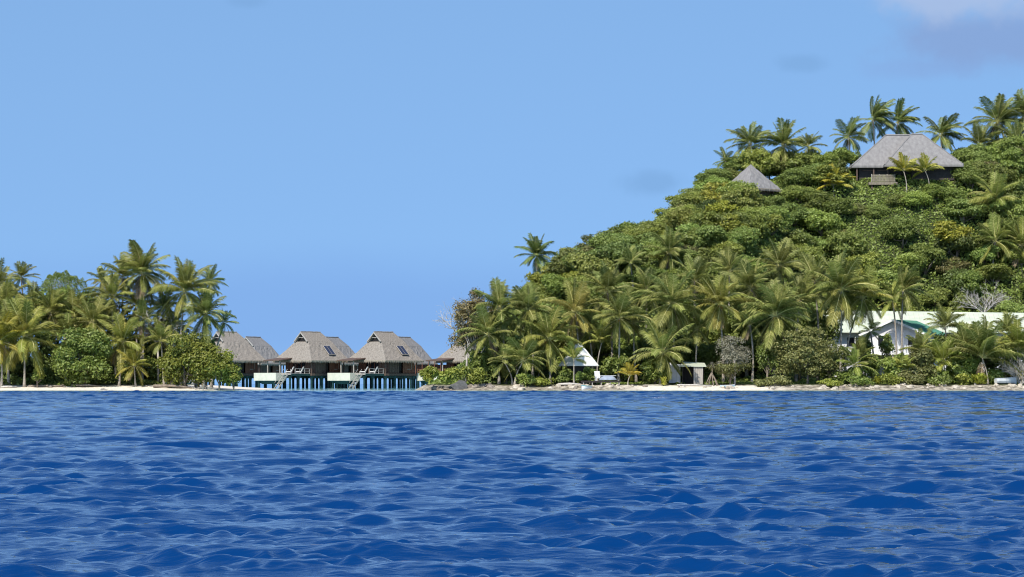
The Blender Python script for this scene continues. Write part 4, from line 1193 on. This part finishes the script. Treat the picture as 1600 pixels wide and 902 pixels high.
# left islet
shrub('broad bright green mangrove bush at the right tip of the left islet', 290, 566, 122, 90, 387, 'leaf_bright', 201, .45, 10000, 34, .29, depth=4.6)
shrub('low bright green mangrove shoot at the water edge below the leftmost villa', 343, 580, 66, 54, 386, 'leaf_bright', 202, .45, 4200, 20, .34, depth=2.4)
shrub('bright green upper dome of mangrove rising behind the broad mangrove bush', 322, 572, 92, 66, 389, 'leaf_bright', 206, .45, 5200, 22, .33, depth=3.0)
shrub('outermost low mangrove sprig trailing over the water toward the villas', 364, 591, 34, 32, 386, 'leaf_bright', 207, .4, 1500, 12, .42, depth=1.6)
almond = shrub('rounded green sea almond bush on the sand right of the big front palm', 132, 560, 122, 98, 389, 'leaf_hill', 203, .5, 8500, 34, .29, depth=4.0)
for ch_ in almond.children: ch_.color = (.78, .76, .72, 1)
shrub('small green bush at the foot of the big front palm', 58, 585, 22, 20, 388, 'leaf_hill', 204, .35, 900, 8, .5)
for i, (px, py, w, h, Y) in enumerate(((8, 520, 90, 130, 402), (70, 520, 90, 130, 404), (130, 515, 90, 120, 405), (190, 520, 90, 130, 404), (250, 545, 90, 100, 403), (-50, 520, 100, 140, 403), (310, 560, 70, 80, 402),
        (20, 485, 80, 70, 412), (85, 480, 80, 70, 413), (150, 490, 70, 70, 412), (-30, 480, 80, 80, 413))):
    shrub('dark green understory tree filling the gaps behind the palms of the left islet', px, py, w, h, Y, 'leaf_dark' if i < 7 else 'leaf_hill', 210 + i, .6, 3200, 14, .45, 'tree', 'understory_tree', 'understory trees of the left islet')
Y = 432
def umbrella():
    r = np.random.default_rng(231); n = 4800
    x = PX(100, Y); z = gz(x, Y); R_ = 4.2; top = PZ(419, Y) - z; low = PZ(458, Y) - z; hh = top - low
    q = np.sqrt(r.random(n)); a = r.uniform(0, 6.283, n)
    bump = 1 + .16 * np.sin(a * 3 + 1) * q + .12 * np.sin(a * 7 + 2) * q
    px_, py_ = q * np.cos(a) * R_ * bump, q * np.sin(a) * R_ * .9 * bump
    zz = low + hh * np.sqrt(np.clip(1 - q * q, 0, 1)) * .82 - np.abs(r.normal(size=n)) * .3
    zz += .32 * np.sin(px_ * 2.1 + 1) * np.cos(py_ * 1.7) + .2 * np.sin(px_ * 4.3) + np.where(px_ > 0, -.16, .05) * np.abs(px_)
    stray = r.random(n) < .14
    zz[stray] = low + r.random(stray.sum()) * (zz[stray] - low)
    v, t = leaf_quads(np.stack([px_, py_, zz], 1), r.normal(size=(n, 3)) * .5 + [0, 0, .6], r.uniform(.15, .36, n), .6, r=r)
    o = thing('umbrella_tree', 'airy umbrella shaped tree rising above the left islet', 'tree', (x, Y, z))
    inst('crown', np_mesh('crown', v, None, t, [M['leaf_hill']]), o)
    b = MB(); b.tube([(0, 0, -.4), (.3, 0, low * .5), (0, 0, low - .6)], [.34, .28, .22], 7); b.build('trunk', M['bark_grey'], o, smooth=True)
    rr = random.Random(9); b = MB()
    for k in range(46):
        an = rr.uniform(0, 6.283); q = math.sqrt(rr.uniform(.02, .95))
        e = Vector((q * math.cos(an) * R_, q * math.sin(an) * R_ * .9, low + hh * math.sqrt(max(0, 1 - q * q)) * .72 - .25))
        s_ = Vector((0, 0, low - rr.uniform(.6, 2.0))); m_ = (s_ * .45 + e * .55) + Vector((0, 0, -.25 * q)) + Vector((rr.uniform(-.3, .3), rr.uniform(-.3, .3), 0))
        b.tube([s_, m_, e], [.08, .05, .025], 4, cap=False)
    b.build('branches', M['bark_grey'], o)
umbrella()
def bare(label, px, pyb, hpx, Y, seed, spread=1.0, n=7, r0=.09, depth=4, mat='bark_grey', name='bare_tree', cat='tree', z=None, up=.55):
    h = hpx / F * Y; x = PX(px, Y)
    o = thing(name, label, cat, (x, Y, (gz(x, Y) if z is None else z)), 0)
    inst('branches', bare_mesh('branches', M[mat], seed, h, spread, n, r0, depth, up), o)
    return o
def tall_bare(label, px, py0, py1, Y, seed, mat='bark_grey', depth=4, n=8, spread=.9, r0=.1):
    """bare crown between rows py0 (top) and py1, carried by a trunk down to the ground"""
    x = PX(px, Y); z = gz(x, Y); h = PZ(py0, Y) - PZ(py1, Y); zb = PZ(py1, Y) - z
    o = thing('bare_tree', label, 'tree', (x, Y, z), 0)
    b = MB(); b.tube([(0, 0, -.4), (.15, 0, max(.3, zb) * .5), (0, 0, max(.5, zb) + .1)], [r0 * 2.2, r0 * 1.8, r0 * 1.3], 7); b.build('trunk', M[mat], o, smooth=True)
    inst('branches', bare_mesh('branches', M[mat], seed, h, spread, n, r0, depth), o, (0, 0, max(.3, zb)))
    return o
tall_bare('leafless grey tree between the two tallest palms of the left islet', 246, 468, 535, 398, 301, depth=5, n=9)
tall_bare('smaller leafless grey tree under the leaning palm at the right of the left islet', 285, 482, 540, 399, 302, depth=4, n=8)
bare('low tangle of bare grey branches under the bright mangrove bush', 318, 603, 26, 385.5, 303, 1.6, 9, .06, 4, name='bare_shrub', cat='shrub', up=.2)

# right island shore
Y = 399; x = PX(742, Y)
me, c = crown_mesh('crown', M['leaf_brown'], 241, 5.0, 3.6, 6.0, 46, .27, 15000, .32, .7, .55, .9, 0)
tree('brownish_tree', 'fine leaved brownish tree at the left tip of the right island', 'tree', x, Y, me, limb_mesh('trunk', M['bark_grey'], c[:26], 8.2, .18, 6, .6), PZ(508, Y) - gz(x, Y))
tall_bare('bare twiggy tree reaching out over the last villa at the tip of the right island', 728, 448, 530, 400, 304, 'bark_grey', 5, 10, .9, .09)
for i, (px, py, w, h, Y, lab) in enumerate(((672, 587, 30, 24, 386, 'leafy yellow green shrub on the boulders, nearest the villa pool'),
        (703, 586, 40, 28, 386.5, 'leafy yellow green shrub on the boulders just above the dark round rock'),
        (738, 588, 40, 30, 387, 'leafy green shrub on the boulders right of the dark round rock'))):
    shrub(lab, px, py, w, h, Y, 'leaf_bright', 250 + i, .55, 1500, 12, .45, grp=None, aspect=.42, trunk=False)
shrub('dark green broad leaved bush below the brownish tree', 748, 566, 36, 40, 394, 'leaf_hill', 255, .6, 2200, 12, .45)
shrub('dark shaded bush behind the forked pale trunks', 772, 580, 50, 50, 393, 'leaf_dark', 256, .5, 2200, 12, .45)
shrub('dry grey bush with stilt roots on the sand right of the shed', 1148, 553, 80, 72, 393, 'leaf_grey', 257, .26, 5200, 26, .3, airy=.25, bark='bark_grey')
shrub('green lower growth of the stilt rooted bush', 1140, 575, 70, 34, 392.2, 'leaf_olive', 258, .32, 2200, 14, .4)
Y = 392; x = PX(1112, Y)
o = thing('pandanus', 'pandanus with splayed pale stilt roots right of the shed', 'tree', (x, Y, gz(x, Y)), 0)
b = MB()
for k in range(9):
    a = k * .7; b.tube([(math.cos(a) * 1.1, math.sin(a) * 1.1, -.2), (math.cos(a) * .55, math.sin(a) * .55, 1.0), (0, 0, 2.0)], [.06, .075, .09], 5)
b.build('stilt_root', M['bark'], o)
b = MB(); b.tube([(0, 0, 1.8), (.1, 0, 2.3), (.05, 0, 2.9)], [.12, .1, .08], 6); b.build('trunk', M['bark'], o)
b = MB(); r_ = random.Random(4)
for k in range(70):
    az, el = r_.uniform(0, 6.28), r_.uniform(-.2, 1.4); d = Vector((math.cos(az) * math.cos(el), math.sin(az) * math.cos(el), math.sin(el))); sd_ = Vector((-math.sin(az), math.cos(az), 0)) * .06
    c_ = Vector((.05, 0, 2.9)); m_ = c_ + d * .7; e_ = c_ + d * 1.2 - Vector((0, 0, .4))
    b.raw([c_ - sd_ * .5, c_ + sd_ * .5, m_ + sd_, m_ - sd_, e_], [(0, 1, 2, 3), (3, 2, 4)])
b.build('leaves', M['leaf_grey'], o)
shrub('wide dark olive tree over the shore between the stilt rooted bush and the white house', 1262, 557, 136, 92, 392.5, 'leaf_olive', 260, .36, 12000, 46, .26, 'tree', 'olive_green_tree', depth=4.5)
shrub('light green shrub left of the wide dark olive tree', 1200, 560, 34, 70, 394, 'leaf_hill', 261, .4, 1800, 12, .45)
shrub('small fresh green weed patch under the wide dark olive tree', 1292, 599, 44, 14, 387.5, 'leaf_bright', 262, .35, 1200, 12, .45, trunk=False)
shrub('green bush at the left edge of the beach shed screen', 1022, 578, 50, 56, 393, 'leaf_hill', 263, .45, 2600, 14, .42)
shrub('green bush behind the timber jetty', 968, 575, 60, 46, 396, 'leaf_hill', 264, .45, 2600, 14, .42)
shrub('dark bush below the white roofed hut', 880, 590, 46, 26, 394, 'leaf_dark', 265, .4, 1400, 12, .45)
shrub('green bush with long arching leaves below the white house balcony', 1395, 580, 46, 46, 392, 'leaf_hill', 266, .5, 2200, 14, .42)
shrub('tall mixed thicket in front of the white house, right of its balcony', 1440, 575, 64, 60, 392, 'leaf_olive', 267, .5, 3600, 18, .38)
shrub('dense green thicket behind the yellow strap leaved bush', 1500, 578, 70, 56, 394, 'leaf_hill', 268, .5, 3600, 18, .38)
shrub('dark leafy hedge behind the timber railing', 1565, 573, 60, 48, 397, 'leaf_dark', 269, .5, 2600, 16, .42)
shrub('small leafy tree standing in front of the white house window', 1384, 546, 26, 44, 411, 'leaf_hill', 270, .45, 900, 9, .5)
shrub('dark tree at the left corner of the white house', 1352, 556, 40, 60, 412, 'leaf_dark', 271, .5, 1600, 12, .45)
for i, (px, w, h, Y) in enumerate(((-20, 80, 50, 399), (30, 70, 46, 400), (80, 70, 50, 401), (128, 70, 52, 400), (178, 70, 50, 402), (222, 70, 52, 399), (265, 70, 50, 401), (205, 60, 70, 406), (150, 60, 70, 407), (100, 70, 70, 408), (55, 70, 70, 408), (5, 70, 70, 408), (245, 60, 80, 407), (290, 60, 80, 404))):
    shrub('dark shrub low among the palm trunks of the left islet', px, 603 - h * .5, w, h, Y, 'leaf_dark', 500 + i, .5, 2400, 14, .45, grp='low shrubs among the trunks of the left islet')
for px, py, w, h, Y in ((882, 588, 30, 24, 390.5), (905, 590, 22, 18, 391), (922, 586, 22, 22, 391.2), (1405, 572, 40, 44, 400), (1362, 574, 40, 50, 401), (1440, 562, 40, 40, 404)):
    shrub('leafy green shrub hiding the lower walls of a shore house', px, py, w, h, Y, 'leaf_hill', 600 + px, .4, 1800, 12, .45, grp='shrubs against the house walls')
for i, (px, w, h) in enumerate(((818, 40, 20), (850, 34, 16), (1215, 50, 16), (1345, 44, 18), (1392, 40, 20), (1428, 44, 16), (1470, 44, 18), (1506, 30, 20), (1188, 30, 12))):
    shrub('low green weed patch on the right shore rocks', px, 604 - h * .5, w, h, 387.6 + (i % 3) * .5, ('leaf_hill', 'leaf_bright', 'leaf_olive')[i % 3], 540 + i, .35, 900, 10, .48, trunk=False, grp='weed patches on the right shore')
# dark understory along the foot of the hill
for px, py, w, h, Y in ((1330, 590, 60, 36, 392.5), (1420, 592, 60, 30, 391), (1462, 588, 60, 40, 392.5), (1555, 590, 60, 36, 394), (1600, 580, 60, 50, 395), (1440, 556, 50, 44, 399), (1520, 548, 60, 46, 401), (1585, 545, 60, 50, 402)):
    shrub('green shrub in the thicket along the right shore below the houses', px, py, w, h, Y, 'leaf_hill' if px % 4 else 'leaf_olive', px, .45, 2600, 14, .45, grp='shrubs in the thicket below the houses')
k = 0
for px in range(770, 1300, 40):
    for Y, py, h in ((404, 560, 62), (412, 520, 80)):
        if 870 < px < 940 and Y < 408: continue
        k += 1
        shrub('dark green understory tree behind the shore palms at the foot of the hill', px + rnd.uniform(-9, 9), py + rnd.uniform(-8, 8), 62, h * rnd.uniform(.85, 1.1), Y + rnd.uniform(-1.5, 1.5),
              'leaf_dark' if (k % 3) else 'leaf_hill', 400 + k, .5, 2200, 12, .46, 'tree', 'understory_tree', 'understory trees at the foot of the hill')
for px in range(1470, 1640, 36):
    k += 1
    shrub('dark green understory tree behind the shore palms at the foot of the hill', px, 545, 60, 56, 404 + rnd.uniform(-1, 1), 'leaf_dark', 400 + k, .5, 2200, 12, .46, 'tree', 'understory_tree', 'understory trees at the foot of the hill')

def strap_bush(label, px, Y, r, h, n, mat, seed, lw=.09):
    r_ = random.Random(seed); x = PX(px, Y)
    o = thing('strap_leaved_bush', label, 'shrub', (x, Y, gz(x, Y)), 0)
    b = MB()
    for k in range(n):
        az = r_.uniform(0, 6.28); el = r_.uniform(.15, 1.35); rr = r_.uniform(.25, 1); base = Vector((math.cos(az), math.sin(az), 0)) * r_.uniform(0, r * .65) + Vector((0, 0, r_.uniform(0, h * .7)))
        d = Vector((math.cos(az) * math.cos(el), math.sin(az) * math.cos(el), math.sin(el))); side = Vector((-math.sin(az), math.cos(az), 0)) * lw
        L_ = r_.uniform(.5, .95); m1 = base + d * L_ * .55; e = base + d * L_ - Vector((0, 0, .18 * L_))
        b.raw([base - side * .5, base + side * .5, m1 + side, m1 - side, e], [(0, 1, 2, 3), (3, 2, 4)])
    b.build('leaves', M[mat], o)
    return o
strap_bush('rounded bright yellow green bush with strap leaves on the right shore rocks', 1531, 389, 1.7, 1.7, 520, 'leaf_yellow', 5, .10)
strap_bush('smaller yellow green strap leaved plant below the white house', 1372, 389.5, .9, 1.3, 200, 'leaf_yellow', 6, .09)
strap_bush('yellow green strap leaved plant by the palm left of the white roofed hut', 838, 389.5, .8, 1.2, 160, 'leaf_yellow', 7, .08)
strap_bush('pale strap leaved plant on the sand left of the white panel screen', 1037, 389.5, .45, 1.5, 90, 'leaf_yellow', 8, .08)
tall_bare('leafless pale grey tree among the green crowns at the right side of the hill', 1537, 430, 488, 447, 305, 'bark_grey', 5, 9, .95, .1)
bare('dry grey bush at the right end of the shore', 1596, 600, 62, 391, 306, .8, 14, .05, 5, name='bare_shrub', cat='shrub', up=.7)

# ------------------------------------------------------------------ palms
GL, GS, GH = 'coconut palms of the left islet', 'coconut palms along the right shore', 'coconut palms high on the hill'
Lf = dict(group=GL, tint=(1.05, 1.0, .9))
palm(39, 528, 58, 'big spreading palm standing frontmost on the sand of the left islet', 389, basepx=38, n=24, tint=(1.25, 1.15, .9), group=GL, dry=0, nuts=True)
palm(222, 428, 46, 'tallest palm of the left islet with a skirt of dark hanging fronds', 398, n=26, basepx=219, skirt=6, **Lf)
palm(192, 432, 36, 'palm close behind the left side of the tallest palm', 404, n=20, **Lf)
palm(289, 456, 50, 'full crowned palm right of the tallest palm of the left islet', 395, n=25, basepx=283, **Lf)
palm(328, 441, 26, 'small crowned palm highest at the right side of the left islet', 401, n=17, basepx=318, group=GL, tint=(.75, .85, .9))
palm(322, 492, 40, 'dark palm drooping over the roof of the leftmost villa', 393, n=24, basepx=306, skirt=1, group=GL, tint=(.75, .82, .8))
palm(145, 505, 40, 'pale green palm above the sea almond bush', 396, n=20, **Lf)
palm(175, 466, 38, 'arching palm left of and below the tallest palm', 399, n=20, **Lf)
palm(192, 536, 42, 'low palm with yellowed brown lower fronds at the middle of the left islet', 391, n=20, basepx=186, dry=5, group=GL, tint=(1.15, 1.05, .85))
palm(8, 478, 44, 'palm at the left frame edge behind the frontmost palm', 397, n=20, **Lf)
palm(80, 488, 42, 'palm below the umbrella shaped tree', 403, n=20, **Lf)
palm(33, 434, 26, 'small palm top on the skyline at the left frame edge', 412, n=17, **Lf)
palm(-2, 446, 36, 'tall palm on the skyline cut by the left frame edge', 408, n=19, **Lf)
palm(50, 478, 34, 'palm between the skyline palm and the umbrella shaped tree', 406, n=18, **Lf)
palm(114, 494, 40, 'palm directly under the right half of the umbrella shaped tree', 402, n=20, **Lf)
palm(-3, 535, 44, 'leaning palm trunk with yellowing fronds at the left frame edge', 388, basepx=2, n=18, tint=(1.4, 1.15, .6), group=GL, dry=1)
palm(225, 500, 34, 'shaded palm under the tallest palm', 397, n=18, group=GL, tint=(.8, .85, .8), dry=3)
palm(255, 482, 32, 'half hidden palm between the tallest palm and the full crowned palm', 402, n=18, **Lf)
palm(160, 440, 24, 'small distant palm top left of the tallest palm', 415, n=16, **Lf)
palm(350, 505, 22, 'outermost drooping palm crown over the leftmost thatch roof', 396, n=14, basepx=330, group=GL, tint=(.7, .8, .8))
palm(210, 572, 30, 'young brown and green palm at the edge of the sand by the mangrove bush', 389, n=15, basepx=212, dry=3, group=GL, tint=(1.3, 1.1, .7))

palm(105, 528, 38, 'half hidden palm between the frontmost palm and the sea almond bush', 394, n=17, **Lf)
palm(252, 534, 34, 'low palm just left of the bright mangrove bush under the bare grey tree', 391, n=15, **Lf)
palm(212, 478, 36, 'palm crown just below the skirt of the tallest palm', 400, n=17, **Lf)
palm(18, 512, 40, 'palm crown directly behind the left side of the frontmost palm', 393, n=17, **Lf)
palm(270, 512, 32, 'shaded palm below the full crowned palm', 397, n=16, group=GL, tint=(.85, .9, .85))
Sh = dict(group=GS)
palm(782, 484, 46, 'palm rising in front of the brownish tree', 394, n=22, basepx=790, **Sh)
palm(826, 486, 46, 'palm with an orange crown base right of the brownish tree', 395, n=22, basepx=832, nuts=True, **Sh)
palm(857, 531, 48, 'star shaped palm with orange stalks left of the white roofed hut', 391.5, n=24, basepx=860, nuts=True, tint=(1.1, 1.05, .9), **Sh)
palm(763, 524, 44, 'drooping palm against the foot of the brownish tree', 392, n=21, basepx=780, dry=3, **Sh)
palm(818, 564, 42, 'low palm on the right one of the forked pale trunks', 389, n=17, basepx=804, dry=0, **Sh)
palm(788, 566, 30, 'low palm on the left one of the forked pale trunks', 389.5, n=13, basepx=801, dry=0, **Sh)
palm(899, 490, 48, 'greyish half dry palm with level fronds above the white roofed hut', 400, n=17, dead=False, dry=3, tint=(1.35, 1.15, 1.1), **Sh)
palm(968, 498, 48, 'palm with a bright orange heart right of the white roofed hut', 396, n=23, nuts=True, dry=2, tint=(1.05, 1.02, 1), **Sh)
palm(949, 458, 44, 'palm with long swept fronds higher up behind the orange hearted palm', 406, n=20, **Sh)
palm(897, 562, 27, 'short palm growing right in front of the white roofed hut', 389.5, n=9, young=True, dry=0, tint=(1.2, 1.2, .9), **Sh)
palm(940, 536, 32, 'young drooping palm touching the right edge of the white roofed hut', 398, n=13, young=True, dry=0, tint=(1.3, 1.25, 1.1), **Sh)
palm(984, 588, 23, 'small yellow young palm on the rocks beside the jetty', 388.5, n=10, young=True, dry=0, basepx=981, tint=(1.9, 1.35, .7), **Sh)
palm(1049, 476, 56, 'large palm with straight pale stalks above the beach shed', 397, n=24, **Sh)
palm(1124, 476, 48, 'palm with an orange yellow heart, next right of the large palm above the shed', 397, n=23, nuts=True, tint=(1.15, 1.02, .85), **Sh)
palm(1174, 452, 46, 'tall palm with one long diagonal frond, behind the red hearted palm', 404, n=20, **Sh)
palm(1212, 494, 60, 'biggest shore palm with a rust red heart and pale hanging dry fronds', 395, n=26, nuts=True, dry=5, **Sh)
palm(1218, 418, 42, 'palm above the rust red hearted palm', 413, n=20, **Sh)
palm(1036, 552, 54, 'low wide palm just behind the beach shed', 393, n=18, young=False, dry=0, **Sh)
palm(1273, 440, 44, 'palm upper left of the tall bare trunked palm by the white house', 408, n=20, **Sh)
palm(990, 505, 38, 'palm half hidden between the orange hearted palm and the large palm', 400, n=18, **Sh)
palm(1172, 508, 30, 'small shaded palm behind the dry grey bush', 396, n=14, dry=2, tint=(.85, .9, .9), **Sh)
palm(1314, 454, 58, 'tall palm with a clear pale trunk left of the white house', 398, n=24, basepx=1313, tint=(1.1, 1.05, .95), **Sh)
palm(1348, 466, 50, 'palm leaning on a curved trunk beside the clear trunked palm', 401, n=21, basepx=1320, tint=(1.15, 1.08, .85), **Sh)
palm(1411, 455, 40, 'windblown palm on a slim trunk in front of the long cream roof', 416, n=17, basepx=1412, wind=.7, dry=0, **Sh)
palm(1535, 560, 60, 'low palm with tall upswept fronds behind the yellow bush', 391.5, n=20, young=True, dry=1, tint=(1.0, 1.0, .95), **Sh)
palm(1474, 566, 36, 'feathery low palm right of the green roof', 393, n=17, young=True, dry=0, tint=(1.1, 1.12, .8), **Sh)
palm(1477, 512, 36, 'slender fronded palm in front of the cream roof right of the green roof', 403, n=14, young=True, dry=0, **Sh)
palm(1360, 519, 22, 'small dark fan of a palm left of the white house gable', 410, n=12, dry=0, tint=(.7, .85, .85), **Sh)
palm(1336, 572, 32, 'drooping low palm at the right foot of the wide olive tree', 391, n=14, dry=0, tint=(1.0, 1.08, .8), **Sh)
palm(1412, 578, 24, 'low palm in the thicket under the white balcony', 391.5, n=14, young=True, dry=0, tint=(1.1, 1.1, .8), **Sh)
palm(1590, 548, 48, 'low palm at the right frame edge above the beached boat', 395, n=17, young=True, dry=0, tint=(1.1, 1.08, .8), **Sh)
palm(1508, 540, 38, 'low palm between the feathery low palm and the upswept palm', 396, n=15, young=True, dry=0, **Sh)
palm(1575, 520, 30, 'short palm in front of the right part of the cream roof', 408, n=13, young=True, dry=0, **Sh)
palm(1085, 440, 40, 'palm crown among the broadleaf trees above the large shore palms', 412, n=19, **Sh)
palm(1140, 425, 36, 'upper palm left of the palm over the rust red hearted one', 415, n=18, **Sh)
palm(1010, 455, 38, 'palm half hidden behind the left side of the large palm above the shed', 408, n=18, **Sh)
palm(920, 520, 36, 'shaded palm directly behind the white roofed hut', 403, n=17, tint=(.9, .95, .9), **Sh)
palm(1090, 515, 36, 'palm filling the gap above the shed roof and the dry grey bush', 399, n=17, **Sh)
palm(1250, 470, 40, 'palm between the rust red hearted palm and the clear trunked palm', 402, n=19, **Sh)
palm(1438, 548, 30, 'low palm between the white gable and the feathery low palm', 396, n=14, young=True, dry=0, **Sh)
palm(1345, 560, 30, 'low palm before the left corner of the white house', 398, n=14, young=True, dry=0, **Sh)
palm(1395, 470, 30, 'small palm at the left end of the cream roof', 417, n=15, dry=0, tint=(1.1, 1.1, .9), **Sh)

Hg = dict(group=GH)
palm(838, 400, 33, 'lone dark green palm on the skyline at the left shoulder of the hill', rise=7, n=24, tint=(.72, .85, .8), **Hg)
palm(1046, 395, 38, 'dark palm at mid slope in the left part of the hill', rise=6.5, n=20, tint=(.9, .95, .9), **Hg)
palm(985, 412, 28, 'smaller dark palm at mid slope left of the other mid slope palm', rise=6, n=17, tint=(.85, .92, .9), **Hg)
palm(1172, 226, 37, 'left one of the two crest palms above the pointed thatch hut', 491, n=22, tint=(.82, .88, .85), **Hg)
palm(1224, 228, 42, 'right one of the two crest palms above the pointed thatch hut', 489, n=24, basepx=1226, tint=(.85, .9, .85), skirt=1, **Hg)
palm(1263, 230, 26, 'small palm right of the pair of crest palms', 494, n=17, tint=(.95, .95, .9), **Hg)
palm(1134, 252, 20, 'tiny palm tip on the skyline left of the pointed thatch hut', 489, n=13, tint=(.8, .9, .9), **Hg)
palm(1325, 216, 32, 'windblown palm on the crest left of the hill house roof', 497, n=17, wind=.4, tint=(.75, .85, .85), **Hg)
palm(1302, 290, 32, 'yellow young palm below the crest left of the hill house', rise=2.2, n=15, young=True, dry=0, tint=(2.1, 1.65, .75), **Hg)
palm(1364, 188, 38, 'tall windblown palm on a slim trunk above the hill house roof', 497, n=20, basepx=1367, wind=.75, dry=0, tint=(.72, .82, .75), **Hg)
palm(1402, 192, 36, 'windblown palm close behind the tall one above the hill house roof', 501, n=18, basepx=1404, wind=.85, dry=0, tint=(.7, .8, .75), **Hg)
palm(1470, 212, 36, 'windblown palm behind the right half of the hill house roof', 499, n=20, wind=.6, dry=0, tint=(.78, .85, .75), **Hg)
palm(1558, 192, 44, 'large palm on the crest near the right frame edge', 498, n=22, wind=.3, dry=1, tint=(.78, .83, .8), **Hg)
palm(1598, 182, 40, 'palm on the crest cut by the right frame edge', 500, n=20, wind=.3, tint=(.78, .83, .8), **Hg)
palm(1530, 228, 34, 'lower palm between the hill house and the large crest palm', 494, n=18, wind=.3, tint=(.85, .88, .85), **Hg)
palm(1412, 268, 26, 'left one of the two young palms in front of the hill house', 479, n=13, young=True, dry=0, tint=(1.7, 1.45, .8), **Hg)
palm(1446, 268, 26, 'right one of the two young palms in front of the hill house', 479, n=13, young=True, dry=0, tint=(1.5, 1.4, .8), **Hg)
palm(1556, 312, 46, 'pale stalked palm high on the right side of the hill', rise=5.5, n=20, basepx=None, tint=(1.1, 1.1, .95), nuts=True, **Hg)
palm(1555, 378, 40, 'palm at mid slope on the right side below the pale stalked palm', rise=5.5, n=18, tint=(.95, 1, .9), **Hg)
palm(1596, 384, 42, 'mid slope palm cut by the right frame edge', rise=5.5, n=18, tint=(1.05, 1.05, .9), **Hg)
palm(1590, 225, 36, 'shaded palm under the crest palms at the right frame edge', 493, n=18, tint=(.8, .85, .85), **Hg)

# ------------------------------------------------------------------ rocks and driftwood
def rock_mesh(seed, mat):
    r = random.Random(seed); vs = []; fs = []; n, m = 8, 5
    sx, sy, sz = r.uniform(.8, 1.3), r.uniform(.7, 1.1), r.uniform(.45, .8)
    for j in range(m + 1):
        ph = math.pi * j / m
        for k in range(n):
            a = 2 * math.pi * k / n; q = 1 + .42 * mnoise.noise((math.cos(a) * math.sin(ph) * 1.3 + seed, math.sin(a) * math.sin(ph) * 1.3, math.cos(ph) * 1.3)) + r.uniform(-.07, .07)
            vs.append((sx * q * math.sin(ph) * math.cos(a), sy * q * math.sin(ph) * math.sin(a), sz * q * math.cos(ph)))
    for j in range(m):
        for k in range(n): fs.append((j * n + k, (j + 1) * n + k, (j + 1) * n + (k + 1) % n, j * n + (k + 1) % n))
    b = MB(); b.raw(vs, fs); return b.mesh('rock', mat)
RK = [rock_mesh(i * 3 + 1, M['rock']) for i in range(5)]
RB = [rock_mesh(i * 5 + 2, M['rock_brown']) for i in range(4)]
def rock(name, label, px, Y, s, meshes, grp):
    x = PX(px, Y); z = gz(x, Y)
    o = inst(name, rnd.choice(meshes), None, (x, Y, z + s * .12), (rnd.uniform(-.3, .3), rnd.uniform(-.3, .3), rnd.uniform(0, 6.28)), (s * rnd.uniform(.8, 1.4), s, s * rnd.uniform(.7, 1.1)))
    return tag(o, label, 'rock', grp)
for k in range(22):
    rock('boulder', 'brown boulder in the pile along the tip of the right island', 662 + k * 5.2 + rnd.uniform(-3, 3), 385.3 + rnd.uniform(0, 2.2), rnd.uniform(.4, .75), RB, 'boulders at the tip of the right island')
for (a, b_, n) in ((905, 1010, 20), (805, 905, 14), (1195, 1330, 20), (1330, 1620, 40), (1100, 1195, 5)):
    for k in range(n):
        s = rnd.uniform(.24, .62)
        rock('shore_rock', 'pale coral rock on the waterline of the right shore', rnd.uniform(a, b_), 384.6 + rnd.random() ** 1.5 * 4.2, s, RK if rnd.random() < .88 else RB, 'pale rocks along the right shore')
for k in range(26):
    rock('beach_stone', 'small stone at the back of the white beach on the left islet', rnd.uniform(-10, 300), 389 + rnd.uniform(-1, 2), rnd.uniform(.13, .33), RK if rnd.random() < .5 else RB, 'stones on the beach of the left islet')
o = inst('dark_boulder', rock_mesh(901, M['rock_dark']), None, (PX(718, 385.2), 385.2, .45), (0, 0, .3), (1.35, .9, 1.6))
tag(o, 'large dark rounded boulder at the water edge below the yellow green shrubs', 'rock')
o = inst('stray_rock', rock_mesh(902, M['rock_dark']), None, (PX(162, 383.4), 383.4, .12), (0, 0, .6), (.5, .35, .3))
tag(o, 'single dark rock lying alone on the white beach', 'rock')
def log(label, pts, rad, mat='bark', name='driftwood_log'):
    p0 = Vector(pts[0]); b = MB(); b.tube([Vector(p) - p0 for p in pts], rad, 7)
    o = b.build(name, M[mat], None, p0, True); return tag(o, label, 'driftwood', 'driftwood on the beaches')
def lp(px, Y, dz): return (PX(px, Y), Y, gz(PX(px, Y), Y) + dz)
log('long dark driftwood log at the back of the beach under the front palm', [lp(45, 389, .12), lp(75, 388.5, .2), lp(100, 388.6, .12)], [.2, .17, .12])
log('pale driftwood log at the left end of the white beach', [lp(2, 387.8, .12), lp(14, 387.5, .2), lp(27, 387.8, .1)], [.15, .16, .1], 'bark_grey')
log('dark fallen trunk under the sea almond bush', [lp(112, 388.5, .2), lp(135, 388, .3), lp(158, 388.3, .12)], [.22, .18, .1])
log('dark fallen trunk under the bright mangrove bush', [lp(240, 387, .25), lp(268, 386, .4), lp(300, 385.8, .2)], [.26, .22, .12])
log('thin pale log in front of the beach shed', [lp(1058, 390, .15), lp(1085, 389.6, .22), lp(1112, 389.8, .1)], [.14, .13, .08], 'bark_grey')
log('bleached log lying left of the timber jetty', [lp(872, 388.5, .2), lp(890, 388, .3), lp(906, 388, .18)], [.22, .2, .13], 'bark_grey')
log('upright forked driftwood stump on the sand under the white panel screen', [lp(1060, 387.5, .0), lp(1064, 387.2, .5), lp(1071, 387.2, .12)], [.12, .1, .07], 'bark_grey')

print('palms etc:', len([o for o in bpy.data.objects if o.type == 'MESH']), 'hill trees', ntree, 'tris', sum(len(m.polygons) for m in bpy.data.meshes))
